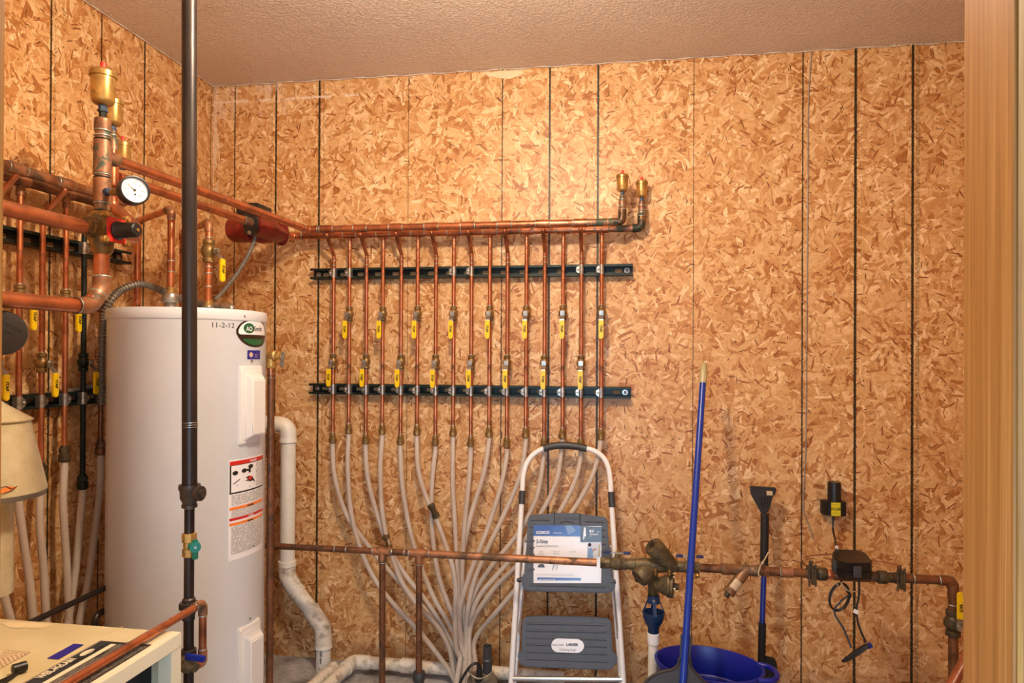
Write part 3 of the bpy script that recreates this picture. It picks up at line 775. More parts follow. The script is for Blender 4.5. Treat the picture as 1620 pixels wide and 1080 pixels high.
# ================================================================== BRASS MIXING VALVE, RISERS
XU_ = XU
zr = lambda row, px=162, y=None: PX(px, row, XU_).z
y1 = yr1
def at1(row): return PY(162, row, y1).z
x1 = XU
t = thing('riser_pipe', 'thick copper riser above the brass mixing valve at upper left', 'copper pipe', (x1, y1, at1(335)))
RR = .0178
obj('tube', tube(B(), [(x1, y1, at1(338)), (x1, y1, at1(207))], RR-.001, 20), 'copper_green', t)
obj('tee', lathe(B(), [(0, RR), (.001, RR+.0022), (at1(222)-at1(275)-.001, RR+.0022), (at1(222)-at1(275), RR)], (x1, y1, at1(275)), EZ, 20), 'copper_green', t)
obj('tee', lathe(B(), [(0, RR), (.001, RR+.0022), (at1(282)-at1(320)-.001, RR+.0022), (at1(282)-at1(320), RR)], (x1, y1, at1(320)), EZ, 20), 'copper_dull', t)
obj('tee_outlet', lathe(B(), [(0, RH+.003), (.045, RH+.003), (.046, RH)], (x1, y1, ZF-.02), EY, 20), 'copper_green', t)
obj('reducer', lathe(B(), [(0, RR+.001), (.028, RR+.001), (.030, RR-.002)], (x1, y1, at1(207)), EZ, 20), 'copper_dull', t)
obj('bushing', lathe(B(), [(0, .0085), (at1(174)-at1(190), .0085)], (x1, y1, at1(190)), EZ, 6), 'copper_dark', t)
for r_ in (207, 215, 221, 276, 281, 321, 334): ring('solder_joint', (x1, y1, at1(r_)), EZ, RR+.0006, .004, t, 'copper_dark' if r_ in (221, 281, 334) else 'solder')
air_vent('air_vent', 'largest brass air vent with red cap at upper left, in front', (x1, y1, at1(177)), 1.30, 'brass air vents')
# branch toward the camera, into the valve
t = thing('copper_pipe', 'thick copper pipe entering the brass mixing valve from the left', 'copper pipe', (x1, y1, at1(361)))
zb = PX(147, 362, x1).z
run(t, [(x1, -2.15, zb-.004), (x1, PX(149, 362, x1).y, zb)], .0170, 'copper')
ring('solder_joint', (x1, PX(147, 362, x1).y, zb), EY, .0176, .006, t)
t = thing('mixing_valve', 'brass mixing valve with red plate and black knob', 'valve', (x1, y1, at1(395)))
zc = at1(363); d1 = at1(340)-at1(360)
b = B(); lathe(b, [(at1(402)-zc, .0195), (at1(396)-zc, .026), (at1(386)-zc, .026), (at1(380)-zc, .030), (0, .036), (at1(345)-zc, .031), (at1(340)-zc, .026), (at1(335)-zc, .020)], (x1, y1, zc), EZ, 16)
lathe(b, [(0, .028), (.045, .024), (.046, .021), (.062, .021)], (x1, y1, zc), (0, -1, 0), 16)
lathe(b, [(0, .034), (.036, .034), (.040, .030)], (x1, y1, zc), EX, 8, phase=PI/8)
obj('valve_body', b, 'brass_dull', t)
pl = obj('red_plate', box(B(), (x1+.043, y1-.004, zc-.004), (.004, .062, .060), bev=.003), 'red_plastic', t)
for dy in (-.036, .036):
    for dz in (-.030, .030):
        obj('bolt', lathe(B(), [(0, .0085), (.010, .0085), (.011, .006), (.014, .006)], (x1+.034, y1-.002+dy, zc+dz), EX, 14), 'brass', t)
kn = lathe(B(), [(0, .022), (.004, .023), (.008, .020), (.052, .018), (.055, .015)], (x1+.045, y1-.004, zc-.004), EX, 24)
kn = obj('knob', kn, 'black_plastic', t)
obj('screw', lathe(B(), [(.055, .004), (.057, .004)], (x1+.045, y1-.004, zc-.004), EX, 12), 'brass', kn)
# riser below the valve, turning to the camera
t = thing('riser_pipe', 'thick copper pipe dropping from the mixing valve and bending left', 'copper pipe', (x1, y1, at1(470)))
zl = PX(120, 483, x1).z
run(t, [(x1, y1, at1(398)), (x1, y1, at1(458)), (x1, y1-.045, zl-.0), (x1, y1-.055, zl), (x1, -2.15, zl-.004)], RR-.0004, 'copper', .045)
obj('elbow', tube(B(), fillet([(x1, y1, at1(438)), (x1, y1, at1(456)), (x1, y1-.032, zl+.006), (x1, y1-.075, zl)], .03), RR+.0022, 20), 'copper_dull', t)
for p, a in (((x1, y1, at1(437)), EZ), ((x1, y1-.078, zl), EY), ((x1, y1-.012, at1(466)), Vector((0, -.6, -.8)))): ring('solder_joint', p, a, RR+.002, .005, t)
# pressure gauge
gd = Vector((.93, -.62, .04)).normalized()
gp = PT(214, 300, 1.62); gq = Vector((x1, y1, at1(304)))
t = thing('pressure_gauge', 'round black pressure gauge with white dial on the riser', 'gauge', gp)
u = EZ.cross(gd).normalized(); v = gd.cross(u)
obj('case', lathe(B(), [(-.030, .030), (-.027, .0335), (-.004, .034), (0, .0335), (.001, .030), (-.006, .0295)], gp, gd, 36), 'black_plastic', t)
dl = obj('dial', lathe(B(), [(-.0055, .0294), (-.0045, .0294)], gp, gd, 36), 'dial', t)
b = B()
for k in range(0, 25):
    a = rad(225-k*270/24); rr = .022 if k % 4 else .020
    c0 = gp+gd*(-.0042)+u*math.cos(a)*rr+v*math.sin(a)*rr; c1 = gp+gd*(-.0042)+u*math.cos(a)*.0245+v*math.sin(a)*.0245; s = (c1-c0).cross(gd).normalized()*.0003
    b.faces.new([b.verts.new(q) for q in (c0-s, c0+s, c1+s, c1-s)])
tk = obj('tick_marks', b, 'red_print', dl, smooth=False)
b = B()
for k, s in enumerate(('0', '10', '20', '30', '40', '50', '60')):
    a = rad(225-k*45); o_ = gp+gd*(-.0041)+u*math.cos(a)*.0165+v*math.sin(a)*.0165
    text_bm(b, s, .0055, lambda x, y, o_=o_: o_+u*x+v*(y-.002), 'CENTER')
obj('numerals', b, 'red_print', dl, smooth=False)
b = B()
for c0, a, L in ((gp, rad(148), .021), (gp, rad(-32), .005)):
    dd = u*math.cos(a)+v*math.sin(a); s = dd.cross(gd)*.0006; o_ = c0+gd*(-.0030)
    b.faces.new([b.verts.new(q) for q in (o_-s*1.6, o_+s*1.6, o_+dd*L+s*.4, o_+dd*L-s*.4)])
lathe(b, [(-.0035, .0028), (-.0025, .0028)], gp, gd, 12); lathe(b, [(-.0045, .0022), (-.0036, .0022)], gp-v*.010+u*.001, gd, 12)
obj('needle', b, 'ink', dl, smooth=False)
b = tube(B(), fillet([gq, gq.lerp(gp-gd*.03, .45), gp-gd*.028], .01), .0078, 12); st = obj('stem', b, 'brass_dull', t)
obj('thread_seal', lathe(B(), [(.012, .010), (.026, .0095), (.034, .008)], gq, (gp-gq), 14), 'blue_tape', st)
# second riser (behind) with its vent, then down to the valve
x2, y2 = XLn, yr2
def at2(row): return PY(178, row, y2).z
t = thing('riser_pipe', 'second copper riser half hidden behind the thick one', 'copper pipe', (x2, y2, at2(330)))
vr = PX(216, 366, x2)
e1 = Vector((x2, y2, at2(318)))
e2 = PX(205, 352, x2); e3 = PX(221, 371, x2)
obj('tube', tube(B(), fillet([(x2, y2, at2(224)), e1], .02), .0125, 18), 'copper', t)
e4 = Vector((x1+.02, y1+.05, at1(368)))
obj('offset_pipe', tube(B(), fillet([e1+EZ*.01, e1-EZ*.015, PX(216, 360, (x2+x1)/2+.02), PX(214, 376, x1-.01), Vector((x1+.0, y1+.01, at1(372)))], .028), .0158, 18), 'copper', t)
obj('reducer', lathe(B(), [(0, .0125), (.001, .0145), (.028, .0145), (.030, .009)], (x2, y2, at2(236)), EZ, 18), 'copper_green', t)
obj('adapter', lathe(B(), [(0, .0085), (at2(207)-at2(226), .0085)], (x2, y2, at2(226)), EZ, 14), 'copper_green', t)
for r_ in (236, 222, 214, 290): ring('solder_joint', (x2, y2, at2(r_)), EZ, .0130 if r_ in (236, 290) else .0095, .004, t)
obj('tee', lathe(B(), [(0, .0125), (.001, .0155), (.070, .0155), (.071, .0125)], (x2, y2, ZH-.045), EZ, 18), 'copper', t)
air_vent('air_vent', 'brass air vent just behind the largest one at upper left', (x2, y2, at2(207)), 1.1)
air_vent('air_vent', 'small brass air vent behind the start of the long pipes', PT(194, 268, 1.95), 1.0)

# ================================================================== LONG BACK PIPES FROM TANK
TC = Vector((.362, -.692, 0)); TR = .235; TT = 1.42
def TKh(px, py, off=0.0):
    """first hit of the photo ray on the tank cylinder"""
    d = ray(px, py); ox, oy = CAM.x-TC.x, CAM.y-TC.y; r = TR+off
    a = d.x*d.x+d.y*d.y; b_ = 2*(ox*d.x+oy*d.y); c = ox*ox+oy*oy-r*r; D = b_*b_-4*a*c
    t_ = (-b_-math.sqrt(max(D, 0)))/(2*a); return CAM+d*t_
def TA(px, py):
    p = TKh(px, py); return math.atan2(p.y-TC.y, p.x-TC.x), p.z
def tank_fn(a, z, off): return Vector((TC.x+(TR+off)*math.cos(a), TC.y+(TR+off)*math.sin(a), z))
t = thing('water_heater', 'tall white cylindrical electric water heater', 'water heater', TC)
obj('tank_body', lathe(B(), [(.02, TR-.012), (.021, TR), (TT-.034, TR), (TT-.032, TR+.001)], TC, EZ, 96), 'enamel', t)
tc = obj('top_cap', lathe(B(), [(TT-.034, TR+.002), (TT-.031, TR+.0035), (TT-.008, TR+.0035), (TT-.001, TR+.001), (TT, TR-.006), (TT+.002, TR-.05), (TT+.002, .001)], TC, EZ, 96), 'enamel', t)
obj('base_ring', lathe(B(), [(0, TR-.02), (.02, TR-.02)], TC, EZ, 64), 'black_plastic', t)
for px, row in ((387, 500), (155+19, 494)):
    p = TKh(px, row, .003); obj('screw', lathe(B(), [(0, .004), (.002, .003)], p, (p-Vector((TC.x, TC.y, p.z))), 10), 'steel', tc)
# access covers, a pressed panel with a raised pillow, facing right
def cover(name, pl_, pr_, ztop, zbot, panel_label):
    a0 = TA(pl_, (ztop+zbot)/2)[0]; a1 = a0+.46*1.0
    zt = TKh(pl_+15, ztop).z; zb_ = TKh(pl_+15, zbot).z if zbot < 1075 else TKh(pl_+15, ztop).z-.36
    am = (a0+a1)/2; n = Vector((math.cos(am), math.sin(am), 0)); s = EZ.cross(n)
    hw = TR*math.sin((a1-a0)/2); c = Vector((TC.x, TC.y, 0))+n*(TR*math.cos((a1-a0)/2)-.004)
    dp = .042
    b = B()
    def rect(inset, d, zi0, zi1): return [b.verts.new(c + s*x + n*d + EZ*z) for x, z in ((-hw+inset, zb_+zi0), (hw-inset, zb_+zi0), (hw-inset, zt-zi1), (-hw+inset, zt-zi1))]
    R_ = [rect(0, 0, 0, 0), rect(.002, dp*.35, .002, .002), rect(.008, dp*.38, .01, .008), rect(.016, dp*.42, .014, .02), rect(.022, dp, .03, .045)]
    for A, C_ in zip(R_, R_[1:]):
        for k in range(4): b.faces.new((A[k], A[(k+1) % 4], C_[(k+1) % 4], C_[k]))
    b.faces.new(R_[-1])
    bmesh.ops.recalc_face_normals(b, faces=b.faces)
    bmesh.ops.bevel(b, geom=list(b.edges), offset=.003, segments=2, affect='EDGES')
    o = obj(name, b, 'enamel_panel', t); p = c+n*(dp*.3)+EZ*(zt+.012)
    obj('screw', lathe(B(), [(0, .004), (.004, .003)], tank_fn(am, zt+.014, 0), n, 10), 'steel', o)
    return o
cover('access_cover', 377, 421, 578, 702, '')
cover('access_cover', 374, 418, 988, 1080, '')
# logo badge
a_l, zz = TA(373.5, 524); a_r, _ = TA(419, 524)
zt_, zb_ = TKh(405, 505).z, TKh(405, 549).z
ac, aw, zc_, zw = (a_l+a_r)/2, (a_r-a_l)/2, (zt_+zb_)/2, (zt_-zb_)/2
def egg(sc, off, m, name, parent, clip=None, n=40):
    b = B(); vs = []
    for k in range(n):
        q = 2*PI*k/n; x = math.cos(q); y = math.sin(q)
        x2_ = math.copysign(abs(x)**.88, x); y = math.copysign(abs(y)**.9, y)
        yy = y; X_ = (x2_ - (.16*min(0, y)*(-x) if x < 0 else 0))*sc; Y_ = yy*sc
        if clip: Y_ = min(max(Y_, clip[0]), clip[1])
        vs.append((X_, Y_))
    # strips in x so the badge bends with the tank
    N_ = 24; xs = [-sc + 2*sc*i/N_ for i in range(N_+1)]
    def yr_(x):
        ys = []
        for (p0, q0), (p1, q1) in zip(vs, vs[1:]+vs[:1]):
            if (p0-x)*(p1-x) <= 0 and abs(p1-p0) > 1e-9: ys.append(q0+(q1-q0)*(x-p0)/(p1-p0))
        return (min(ys), max(ys)) if len(ys) > 1 else (0, 0)
    prev = None
    for x in xs:
        lo, hi = yr_(max(-sc*.985, min(sc*.985, x)))
        cur = [b.verts.new(tank_fn(ac+x*aw, zc_+lo*zw, off)), b.verts.new(tank_fn(ac+x*aw, zc_+hi*zw, off))]
        if prev: b.faces.new((prev[0], cur[0], cur[1], prev[1]))
        prev = cur
    return obj(name, b, m, parent, smooth=True)
bd = egg(1.0, .0010, 'brown_logo', 'logo_badge', t)
egg(.90, .0014, 'paper', 'badge_white', bd, (-.12, 1))
egg(.86, .0016, 'green_logo', 'badge_green', bd, (-1, -.42))
b = B(); gc = (-.38, .33)
prev = None
for k in range(25):
    xx = -1+2*k/24; hh = math.sqrt(max(0, 1-xx*xx))+1e-3
    cur = [b.verts.new(tank_fn(ac+(gc[0]+.30*xx)*aw, zc_+(gc[1]+sg*.36*hh)*zw, .0019)) for sg in (-1, 1)]
    if prev: b.faces.new((prev[0], cur[0], cur[1], prev[1]))
    prev = cur
obj('badge_disc', b, 'green_logo', bd, smooth=False)
def tank_text(s, a0, z0, size, off, m, parent, name, bold=0, align='LEFT', sx=1.0, slope=0.0):
    b = text_bm(B(), s, size, lambda x, y: tank_fn(a0+x/TR, z0+y+slope*x, off), align, bold, sx)
    return obj(name, b, m, parent, smooth=False)
tank_text('AO', ac-.38*aw, zc_+(.33-.19)*zw, 0.0200, .0025, 'paper', bd, 'lettering', .0004, 'CENTER', .95)
tank_text('Smith', ac-.10*aw, zc_+(.33-.17)*zw, .0215, .0022, 'ink', bd, 'lettering', .0002, 'LEFT', 1.0)
a_, z_ = TA(333, 518); a2_, _ = TA(369, 518)
tank_text('11-2-12', a_, TKh(350, 518).z, .022, .0006, 'ink', t, 'handwritten_date', 0, 'LEFT', 1.08)
def tank_patch(p0, p1, rt, rb, off, m, parent, name, nx=10, a=None):
    A0 = TA(p0, (rt+rb)/2)[0] if a is None else a[0]; A1 = TA(p1, (rt+rb)/2)[0] if a is None else a[1]
    z1_ = TKh((p0+p1)/2, rt).z; z0_ = TKh((p0+p1)/2, rb).z
    b = B(); quad_uv(b, (A0, z0_, 0), (A1, z0_, 0), (A1, z1_, 0), (A0, z1_, 0), nx, 1, lambda p: tank_fn(p.x, p.y, off))
    return obj(name, b, m, parent), A0, A1, z0_, z1_
bl_, A0, A1, z0_, z1_ = tank_patch(391, 411, 554, 568, .001, 'blue_label', t, 'blue_sticker')
tank_text('::::', A0+.5*(A1-A0), z0_+.006, .02, .0014, 'gold', bl_, 'lettering', .0004)
egg_b = B(); vs = [egg_b.verts.new(tank_fn(A0+(A1-A0)*(.24+.13*math.cos(q*PI/8)), (z0_+z1_)/2+.008*math.sin(q*PI/8), .0014)) for q in range(16)]; egg_b.faces.new(vs); obj('emblem', egg_b, 'gold', bl_, smooth=False)
# warning label
wl, A0, A1, z0_, z1_ = tank_patch(361, 415, 724, 880, .0008, 'paper', t, 'warning_label', 14)
HZ = z1_-z0_; AW = A1-A0
def wp(x0, x1_, y0, y1_, m, name, off=.0016, nx=14):
    b = B(); quad_uv(b, (A0+AW*x0, z0_+HZ*y0, 0), (A0+AW*x1_, z0_+HZ*y0, 0), (A0+AW*x1_, z0_+HZ*y1_, 0), (A0+AW*x0, z0_+HZ*y1_, 0), nx, 1, lambda p: tank_fn(p.x, p.y, off))
    return obj(name, b, m, wl)
wp(.02, .98, .945, .985, 'red_print', 'red_band'); wp(.02, .98, .66, .945, 'ink', 'picture_frame', .0014); wp(.05, .955, .675, .94, 'paper', 'picture_field', .0018)
wp(.66, .95, .685, .93, 'fine_print', 'small_print', .0022)
wp(.06, .94, .545, .65, 'fine_print', 'small_print', .0016); wp(.02, .98, .50, .53, 'orange_print', 'orange_band'); wp(.06, .94, .43, .495, 'fine_print_dense', 'small_print')
wp(.02, .98, .395, .422, 'red_print', 'red_band'); wp(.02, .98, .345, .373, 'orange_print', 'orange_band'); wp(.06, .94, .06, .335, 'fine_print_dense', 'small_print')
def wtext(s, x, y, size, m, bold=.0003): tank_text(s, A0+AW*x, z0_+HZ*y, size, .0024, m, wl, 'lettering', bold, 'CENTER')
wtext('DANGER', .58, .953, .0085, 'paper'); wtext('WARNING', .5, .506, .0065, 'ink'); wtext('DANGER', .52, .400, .0060, 'paper'); wtext('WARNING', .5, .350, .0060, 'ink'); wtext('UL', .6, .07, .008, 'ink')
def wblob(pts, m, name):
    b = B(); b.faces.new([b.verts.new(tank_fn(A0+AW*x, z0_+HZ*y, .0024)) for x, y in pts]); return obj(name, b, m, wl, smooth=False)
circ = lambda cx, cy, rx, ry: [(cx+rx*math.cos(k*PI/8), cy+ry*math.sin(k*PI/8)) for k in range(16)]
wblob(circ(.13, .865, .06, .022), 'ink', 'tap_knob'); wblob(circ(.50, .905, .07, .022), 'ink', 'tap_knob'); wblob(circ(.33, .875, .06, .022), 'ink', 'tap_spout')
wblob([(.30, .885), (.50, .885), (.50, .845), (.44, .845), (.44, .865), (.30, .865)], 'ink', 'tap_spout')
wblob([(.36, .80), (.46, .815), (.40, .775), (.34, .765), (.42, .765), (.50, .75), (.60, .765), (.63, .735), (.55, .80), (.46, .80)], 'ink', 'scalded_hand')
wblob([(.46, .81), (.52, .81), (.55, .785), (.48, .765), (.42, .785)], 'red_print', 'scalded_hand')
wblob([(.08, .76), (.22, .80), (.24, .795), (.10, .755)], 'ink', 'basin_line'); wblob([(.16, .745), (.50, .70), (.50, .695), (.16, .74)], 'ink', 'basin_line')

# pipes on the tank top
def ontank(px, dy=0.0): return PY(px, 480, TC.y+dy)
pA = PY(270, 470, -.70); pB = PY(335, 470, -.70)
t = thing('hot_water_pipe', 'copper pipe rising from the left nut on the tank top and bending back', 'copper pipe', (pA.x, pA.y, TT))
zA = PY(271, 330, -.70).z
eB = Vector((PY(222, 352, -.42).x, -.42, PY(222, 352, -.42).z))
gA = PX(218, 350, .042)
run(t, [(pA.x, pA.y, TT+.075), (pA.x, pA.y, zA), gA, (gA.x, gA.y, .35)], .0112, 'copper', .02)
obj('elbow', tube(B(), fillet([(pA.x, pA.y, zA-.032), (pA.x, pA.y, zA), Vector((pA.x, pA.y, zA)).lerp(gA, .12)], .018), .0132, 16), 'copper_dull', t)
obj('elbow', tube(B(), fillet([Vector((pA.x, pA.y, zA)).lerp(gA, .9), gA, gA-EZ*.035], .018), .0132, 16), 'copper_brown', t)
for z in (zA-.034, TT+.13, TT+.165): ring('solder_joint', (pA.x, pA.y, z), EZ, .0118, .004, t)
obj('coupling', lathe(B(), [(TT+.13, .0112), (TT+.131, .0128), (TT+.163, .0128), (TT+.165, .0112)], (pA.x, pA.y, 0), EZ, 16), 'copper', t)
obj('brass_adapter', lathe(B(), [(TT+.060, .0128), (TT+.078, .0128), (TT+.080, .011)], (pA.x, pA.y, 0), EZ, 16), 'brass', t)
obj('union_nut', lathe(B(), [(TT+.028, .024), (TT+.031, .0265), (TT+.056, .0265), (TT+.059, .024)], (pA.x, pA.y, 0), EZ, 8), 'steel', t)
obj('threaded_nipple', lathe(B(), [(TT+.002, .0185), (TT+.010, .0165), (TT+.014, .018), (TT+.018, .0165), (TT+.022, .018), (TT+.030, .017)], (pA.x, pA.y, 0), EZ, 16), 'galv', t)
obj('grommet', lathe(B(), [(TT+.001, .021), (TT+.006, .019)], (pA.x, pA.y, 0), EZ, 20), 'pump_red', t)
t = thing('cold_water_pipe', 'copper pipe with yellow-handled brass valve on the right of the tank top', 'copper pipe', (pB.x, pB.y, TT))
zB = PY(328, 352, -.70).z; pB2 = PY(289, 368, -.42); xb = pB.x-.012
run(t, [(xb, pB.y, TT+.02), (xb, pB.y, zB), tuple(pB2), (pB2.x, pB2.y, .35)], .0108, 'copper', .02)
obj('elbow', tube(B(), fillet([(xb, pB.y, zB-.03), (xb, pB.y, zB), Vector((xb, pB.y, zB)).lerp(pB2, .12)], .018), .0130, 16), 'copper_dull', t)
obj('elbow', tube(B(), fillet([Vector((xb, pB.y, zB)).lerp(pB2, .88), pB2, pB2-EZ*.03], .018), .0130, 16), 'copper', t)
zv = PY(333, 397, -.70).z
bv = ball_valve(t, (xb, pB.y, zv), -1, body=.076, r=.0165, off=.062, grip=.072, d=(.95, -.3, 0), mat='brass_dull')
for r_ in (376, 422, 432, 453): ring('solder_joint', (xb, pB.y, PY(333, r_, -.70).z), EZ, .0116, .004, t)
obj('brass_adapter', lathe(B(), [(TT+.018, .0135), (TT+.034, .013), (TT+.036, .011)], (xb, pB.y, 0), EZ, 16), 'brass', t)
obj('union_nut', lathe(B(), [(TT+.001, .0175), (TT+.006, .0165), (TT+.012, .019), (TT+.018, .017)], (xb, pB.y, 0), EZ, 16), 'galv', t)
# flexible metal conduit feeding the tank
def corrugated(bm, pts, r, pitch, n=12, amp=.17):
    pts = [Vector(p) for p in pts]; out = []; rr = []
    L = 0; d = 0.0
    seg = [(b_-a_).length for a_, b_ in zip(pts, pts[1:])]; tot = sum(seg); k = 0; acc = 0; N = int(tot/pitch*4)
    for i in range(N+1):
        s = tot*i/N
        while k < len(seg)-1 and s > acc+seg[k]: acc += seg[k]; k += 1
        out.append(pts[k].lerp(pts[k+1], min(1, (s-acc)/seg[k]))); rr.append(r*(1+amp*(1 if i % 4 in (0, 1) else -1)))
    return tube(bm, out, rr, n)
cp = [PX(160, 640, .088), PX(161, 560, .088), PX(165, 505, .092), PX(176, 475, .115), PY(195, 457, -.70), PY(222, 449, -.66), PY(248, 456, -.64), PY(272, 467, -.635), PY(300, 476, -.635), PY(322, 482, -.64), PY(343, 485, -.66)]
t = thing('flexible_conduit', 'ribbed metal conduit arching over the top of the tank', 'conduit', cp[-1])
obj('conduit', corrugated(B(), spline(cp, 10), .0112, .0105, 14), 'galv', t)
eb = fillet([cp[-1]-(cp[-1]-cp[-2]).normalized()*.01, PY(366, 486, -.68), Vector((PY(366, 486, -.68).x, -.68, TT))], .014)
obj('elbow_connector', tube(B(), eb, .0125, 14), 'steel', t)
c3 = [PY(405, 371, -.30), PY(398, 392, -.36), PY(380, 425, -.45), PY(355, 458, -.55), PY(340, 474, -.60)]
t = thing('armoured_cable', 'thin armoured cable slanting from the red pump down to the tank top', 'cable', c3[-1])
obj('cable', corrugated(B(), spline(c3, 8), .0062, .0095, 10, .24), 'galv', t)
c4 = [PX(-30, 650, .018), PX(12, 636, .018), PX(60, 627, .018), PX(110, 619, .018), PX(145, 611, .018), PX(190, 604, .018)]
t = thing('flexible_conduit', 'grey ribbed conduit running behind the pipes on the left wall', 'conduit', c4[1])
obj('conduit', corrugated(B(), c4, .0085, .009, 10), 'galv', t)
# T&P valve and its drain pipe
tp = PY(429, 562, -.56)
t = thing('relief_valve', 'brass relief valve with grey lever on the right side of the tank', 'valve', tp)
b = B(); lathe(b, [(-.03, .012), (.0, .015), (.004, .018), (.02, .018), (.024, .014), (.036, .014), (.038, .010), (.046, .010)], tp, Vector((1, -.25, 0)), 14)
lathe(b, [(0, .015), (.022, .0155), (.024, .0175), (.040, .0175), (.044, .015)], tp, -EZ, 14)
obj('valve_body', b, 'brass', t)
hp = tp+Vector((.045, -.012, .012)); obj('test_lever', prism(B(), [hp, hp+Vector((.014, -.004, -.002)), hp+Vector((.008, -.002, -.052)), hp+Vector((-.008, .002, -.048))], (0, -.004, 0)), 'steel', t)
t = thing('drain_pipe', 'copper drain pipe running down the right side of the tank', 'copper pipe', (tp.x, tp.y, .1))
run(t, [(tp.x, tp.y, tp.z-.042), (tp.x+.002, tp.y, .06)], .0120, 'copper_brown')
obj('adapter', lathe(B(), [(.040, .0125), (.075, .0125), (.076, .0112)], tp, -EZ, 16), 'copper', t)
for z in (.062, .076): ring('solder_joint', tp-EZ*z, EZ, .0120, .003, t)

# ================================================================== PVC DRAIN
t = thing('drain_pipe', 'white PVC drain pipe stepping right behind the tank', 'pvc pipe', PY(510, 1080, -.10))
yv = -.105; q = lambda a, c: PY(a, c, yv)
RV = .0302
obj('upper_elbow', tube(B(), fillet([q(395, 668)+Vector((0, .0, 0)), q(456, 672), q(456, 700)], .055), RV+.003, 24), 'pvc', t)
obj('socket_rim', lathe(B(), [(0, RV+.0035), (.018, RV+.006), (.020, RV)], q(456, 692), -EZ, 24), 'pvc', t)
obj('riser', tube(B(), [q(456, 690), q(454.5, 892)], RV, 24), 'pvc', t)
obj('socket_rim', lathe(B(), [(0, RV), (.001, RV+.006), (.022, RV+.006), (.024, RV+.004)], q(454.5, 886), -EZ, 24), 'pvc', t)
obj('offset_elbow', tube(B(), fillet([q(454, 888), q(454, 912), q(472, 938)], .05), RV+.004, 24), 'pvc_dirty', t)
obj('offset_run', tube(B(), [q(462, 925), q(500, 975)], RV+.0005, 24), 'pvc_dirty', t)
obj('offset_elbow', tube(B(), fillet([q(490, 962), q(510, 990), q(512, 1022)], .05), RV+.004, 24), 'pvc_dirty', t)
obj('socket_rim', lathe(B(), [(0, RV+.004), (.014, RV+.006), (.016, RV)], q(512, 1018), -EZ, 24), 'pvc', t)
obj('riser', tube(B(), [q(512, 1015), Vector((q(512, 1015).x, yv, 0.0))], RV, 24), 'pvc', t)
c = q(511, 1046)
o_ = c + Vector((-.004, -RV-.0008, .0))
text_b = B()
def vtext(s, top, size, xo):
    cx = q(512, 1046).x
    text_bm(text_b, s, size, lambda x, y: Vector((cx+(RV+.0008)*math.sin((xo+y)/RV), yv-(RV+.0008)*math.cos((xo+y)/RV), top-x)), bold=.0004)
vtext('NOT', c.z-.012, .034, -.006); vtext('NSF-dwv', c.z+.055, .014, -.003)
obj('lettering', text_b, 'ink', t, smooth=False)
t = thing('floor_pipe', 'grimy white PVC pipe lying on the floor along the back wall', 'pvc pipe', (1.3, -.08, .03))
fz = .045
fpts = [PZ(600-60, 1110, fz), PZ(545, 1052, fz), PZ(640, 1062, fz), PZ(800, 1078, fz)]
a_ = PZ(548, 1058, fz); b_ = PZ(640, 1063, fz); c_ = Vector((b_.x+.62, b_.y-.0, fz)); d_ = Vector((a_.x-.02, -.42, fz))
a_.y = -.10; b_.y = -.10; c_.y = -.10
obj('long_run', tube(B(), fillet([d_, a_, c_], .03), .024, 20), 'pvc_dirty', t)
obj('elbow', tube(B(), fillet([a_+(d_-a_).normalized()*.07, a_, a_+EX*.07], .03), .0285, 20), 'pvc_dirty', t)
obj('coupling', lathe(B(), [(-.03, .0285), (.03, .0285)], Vector((b_.x, -.10, fz)), EX, 20), 'pvc_dirty', t)
obj('parallel_run', tube(B(), [d_+Vector((-.06, 0, 0)), Vector((a_.x-.055, -.16, fz))], .022, 20), 'pvc_dirty', t)

# ================================================================== COLD WATER MAIN
YM = -.33
m_ = lambda a, c, y=YM: PY(a, c, y)
ZM = m_(700, 877).z
t = thing('water_main', 'long horizontal copper water pipe crossing in front of the step stool', 'copper pipe', (m_(700, 877).x, YM, ZM))
x0 = m_(434, 864).x; x9 = m_(944, 888).x
RM = .0122
obj('tube', tube(B(), [(x0-.06, YM, ZM), (m_(661, 875).x, YM, ZM)], RM-.0008, 18), 'copper_brown', t)
obj('tube', tube(B(), [(m_(661, 875).x, YM, ZM), (x9, YM, ZM)], RM+.0012, 18), 'copper_dull', t)
for px, k in ((605, 0), (663, 1)):
    x = m_(px, 875).x
    obj('tee', lathe(B(), [(-.034, RM), (-.033, RM+.003), (.033, RM+.003), (.034, RM)], (x, YM, ZM), EX, 18), 'copper_dull', t)
    obj('tee_outlet', lathe(B(), [(0, RM+.003), (.036, RM+.003), (.038, RM)], (x, YM, ZM), -EZ, 18), 'copper_dull', t)
    obj('drop_leg', tube(B(), [(x, YM, ZM-.03), (x+.002, YM, -.0 if k == 0 else .10)], RM-.0005, 18), 'copper_brown', t)
    ring('solder_joint', (x, YM, ZM-.04), EZ, RM+.001, .004, t)
    for s in (-.037, .037): ring('solder_joint', (x+s, YM, ZM), EX, RM+.0012, .004, t)
for px in (530, 548, 640): ring('solder_joint', (m_(px, 872).x, YM, ZM), EX, RM, .004, t)
x = m_(663, 1075).x
obj('grey_coupling', lathe(B(), [(0, .0205), (.002, .022), (.03, .022), (.032, .018), (.05, .018)], (x, YM, m_(663, 1062).z), -EZ, 18), 'grey_dark', t)
for px in (934,): ring('solder_joint', (m_(px, 888).x, YM, ZM), EX, RM+.0016, .004, t)
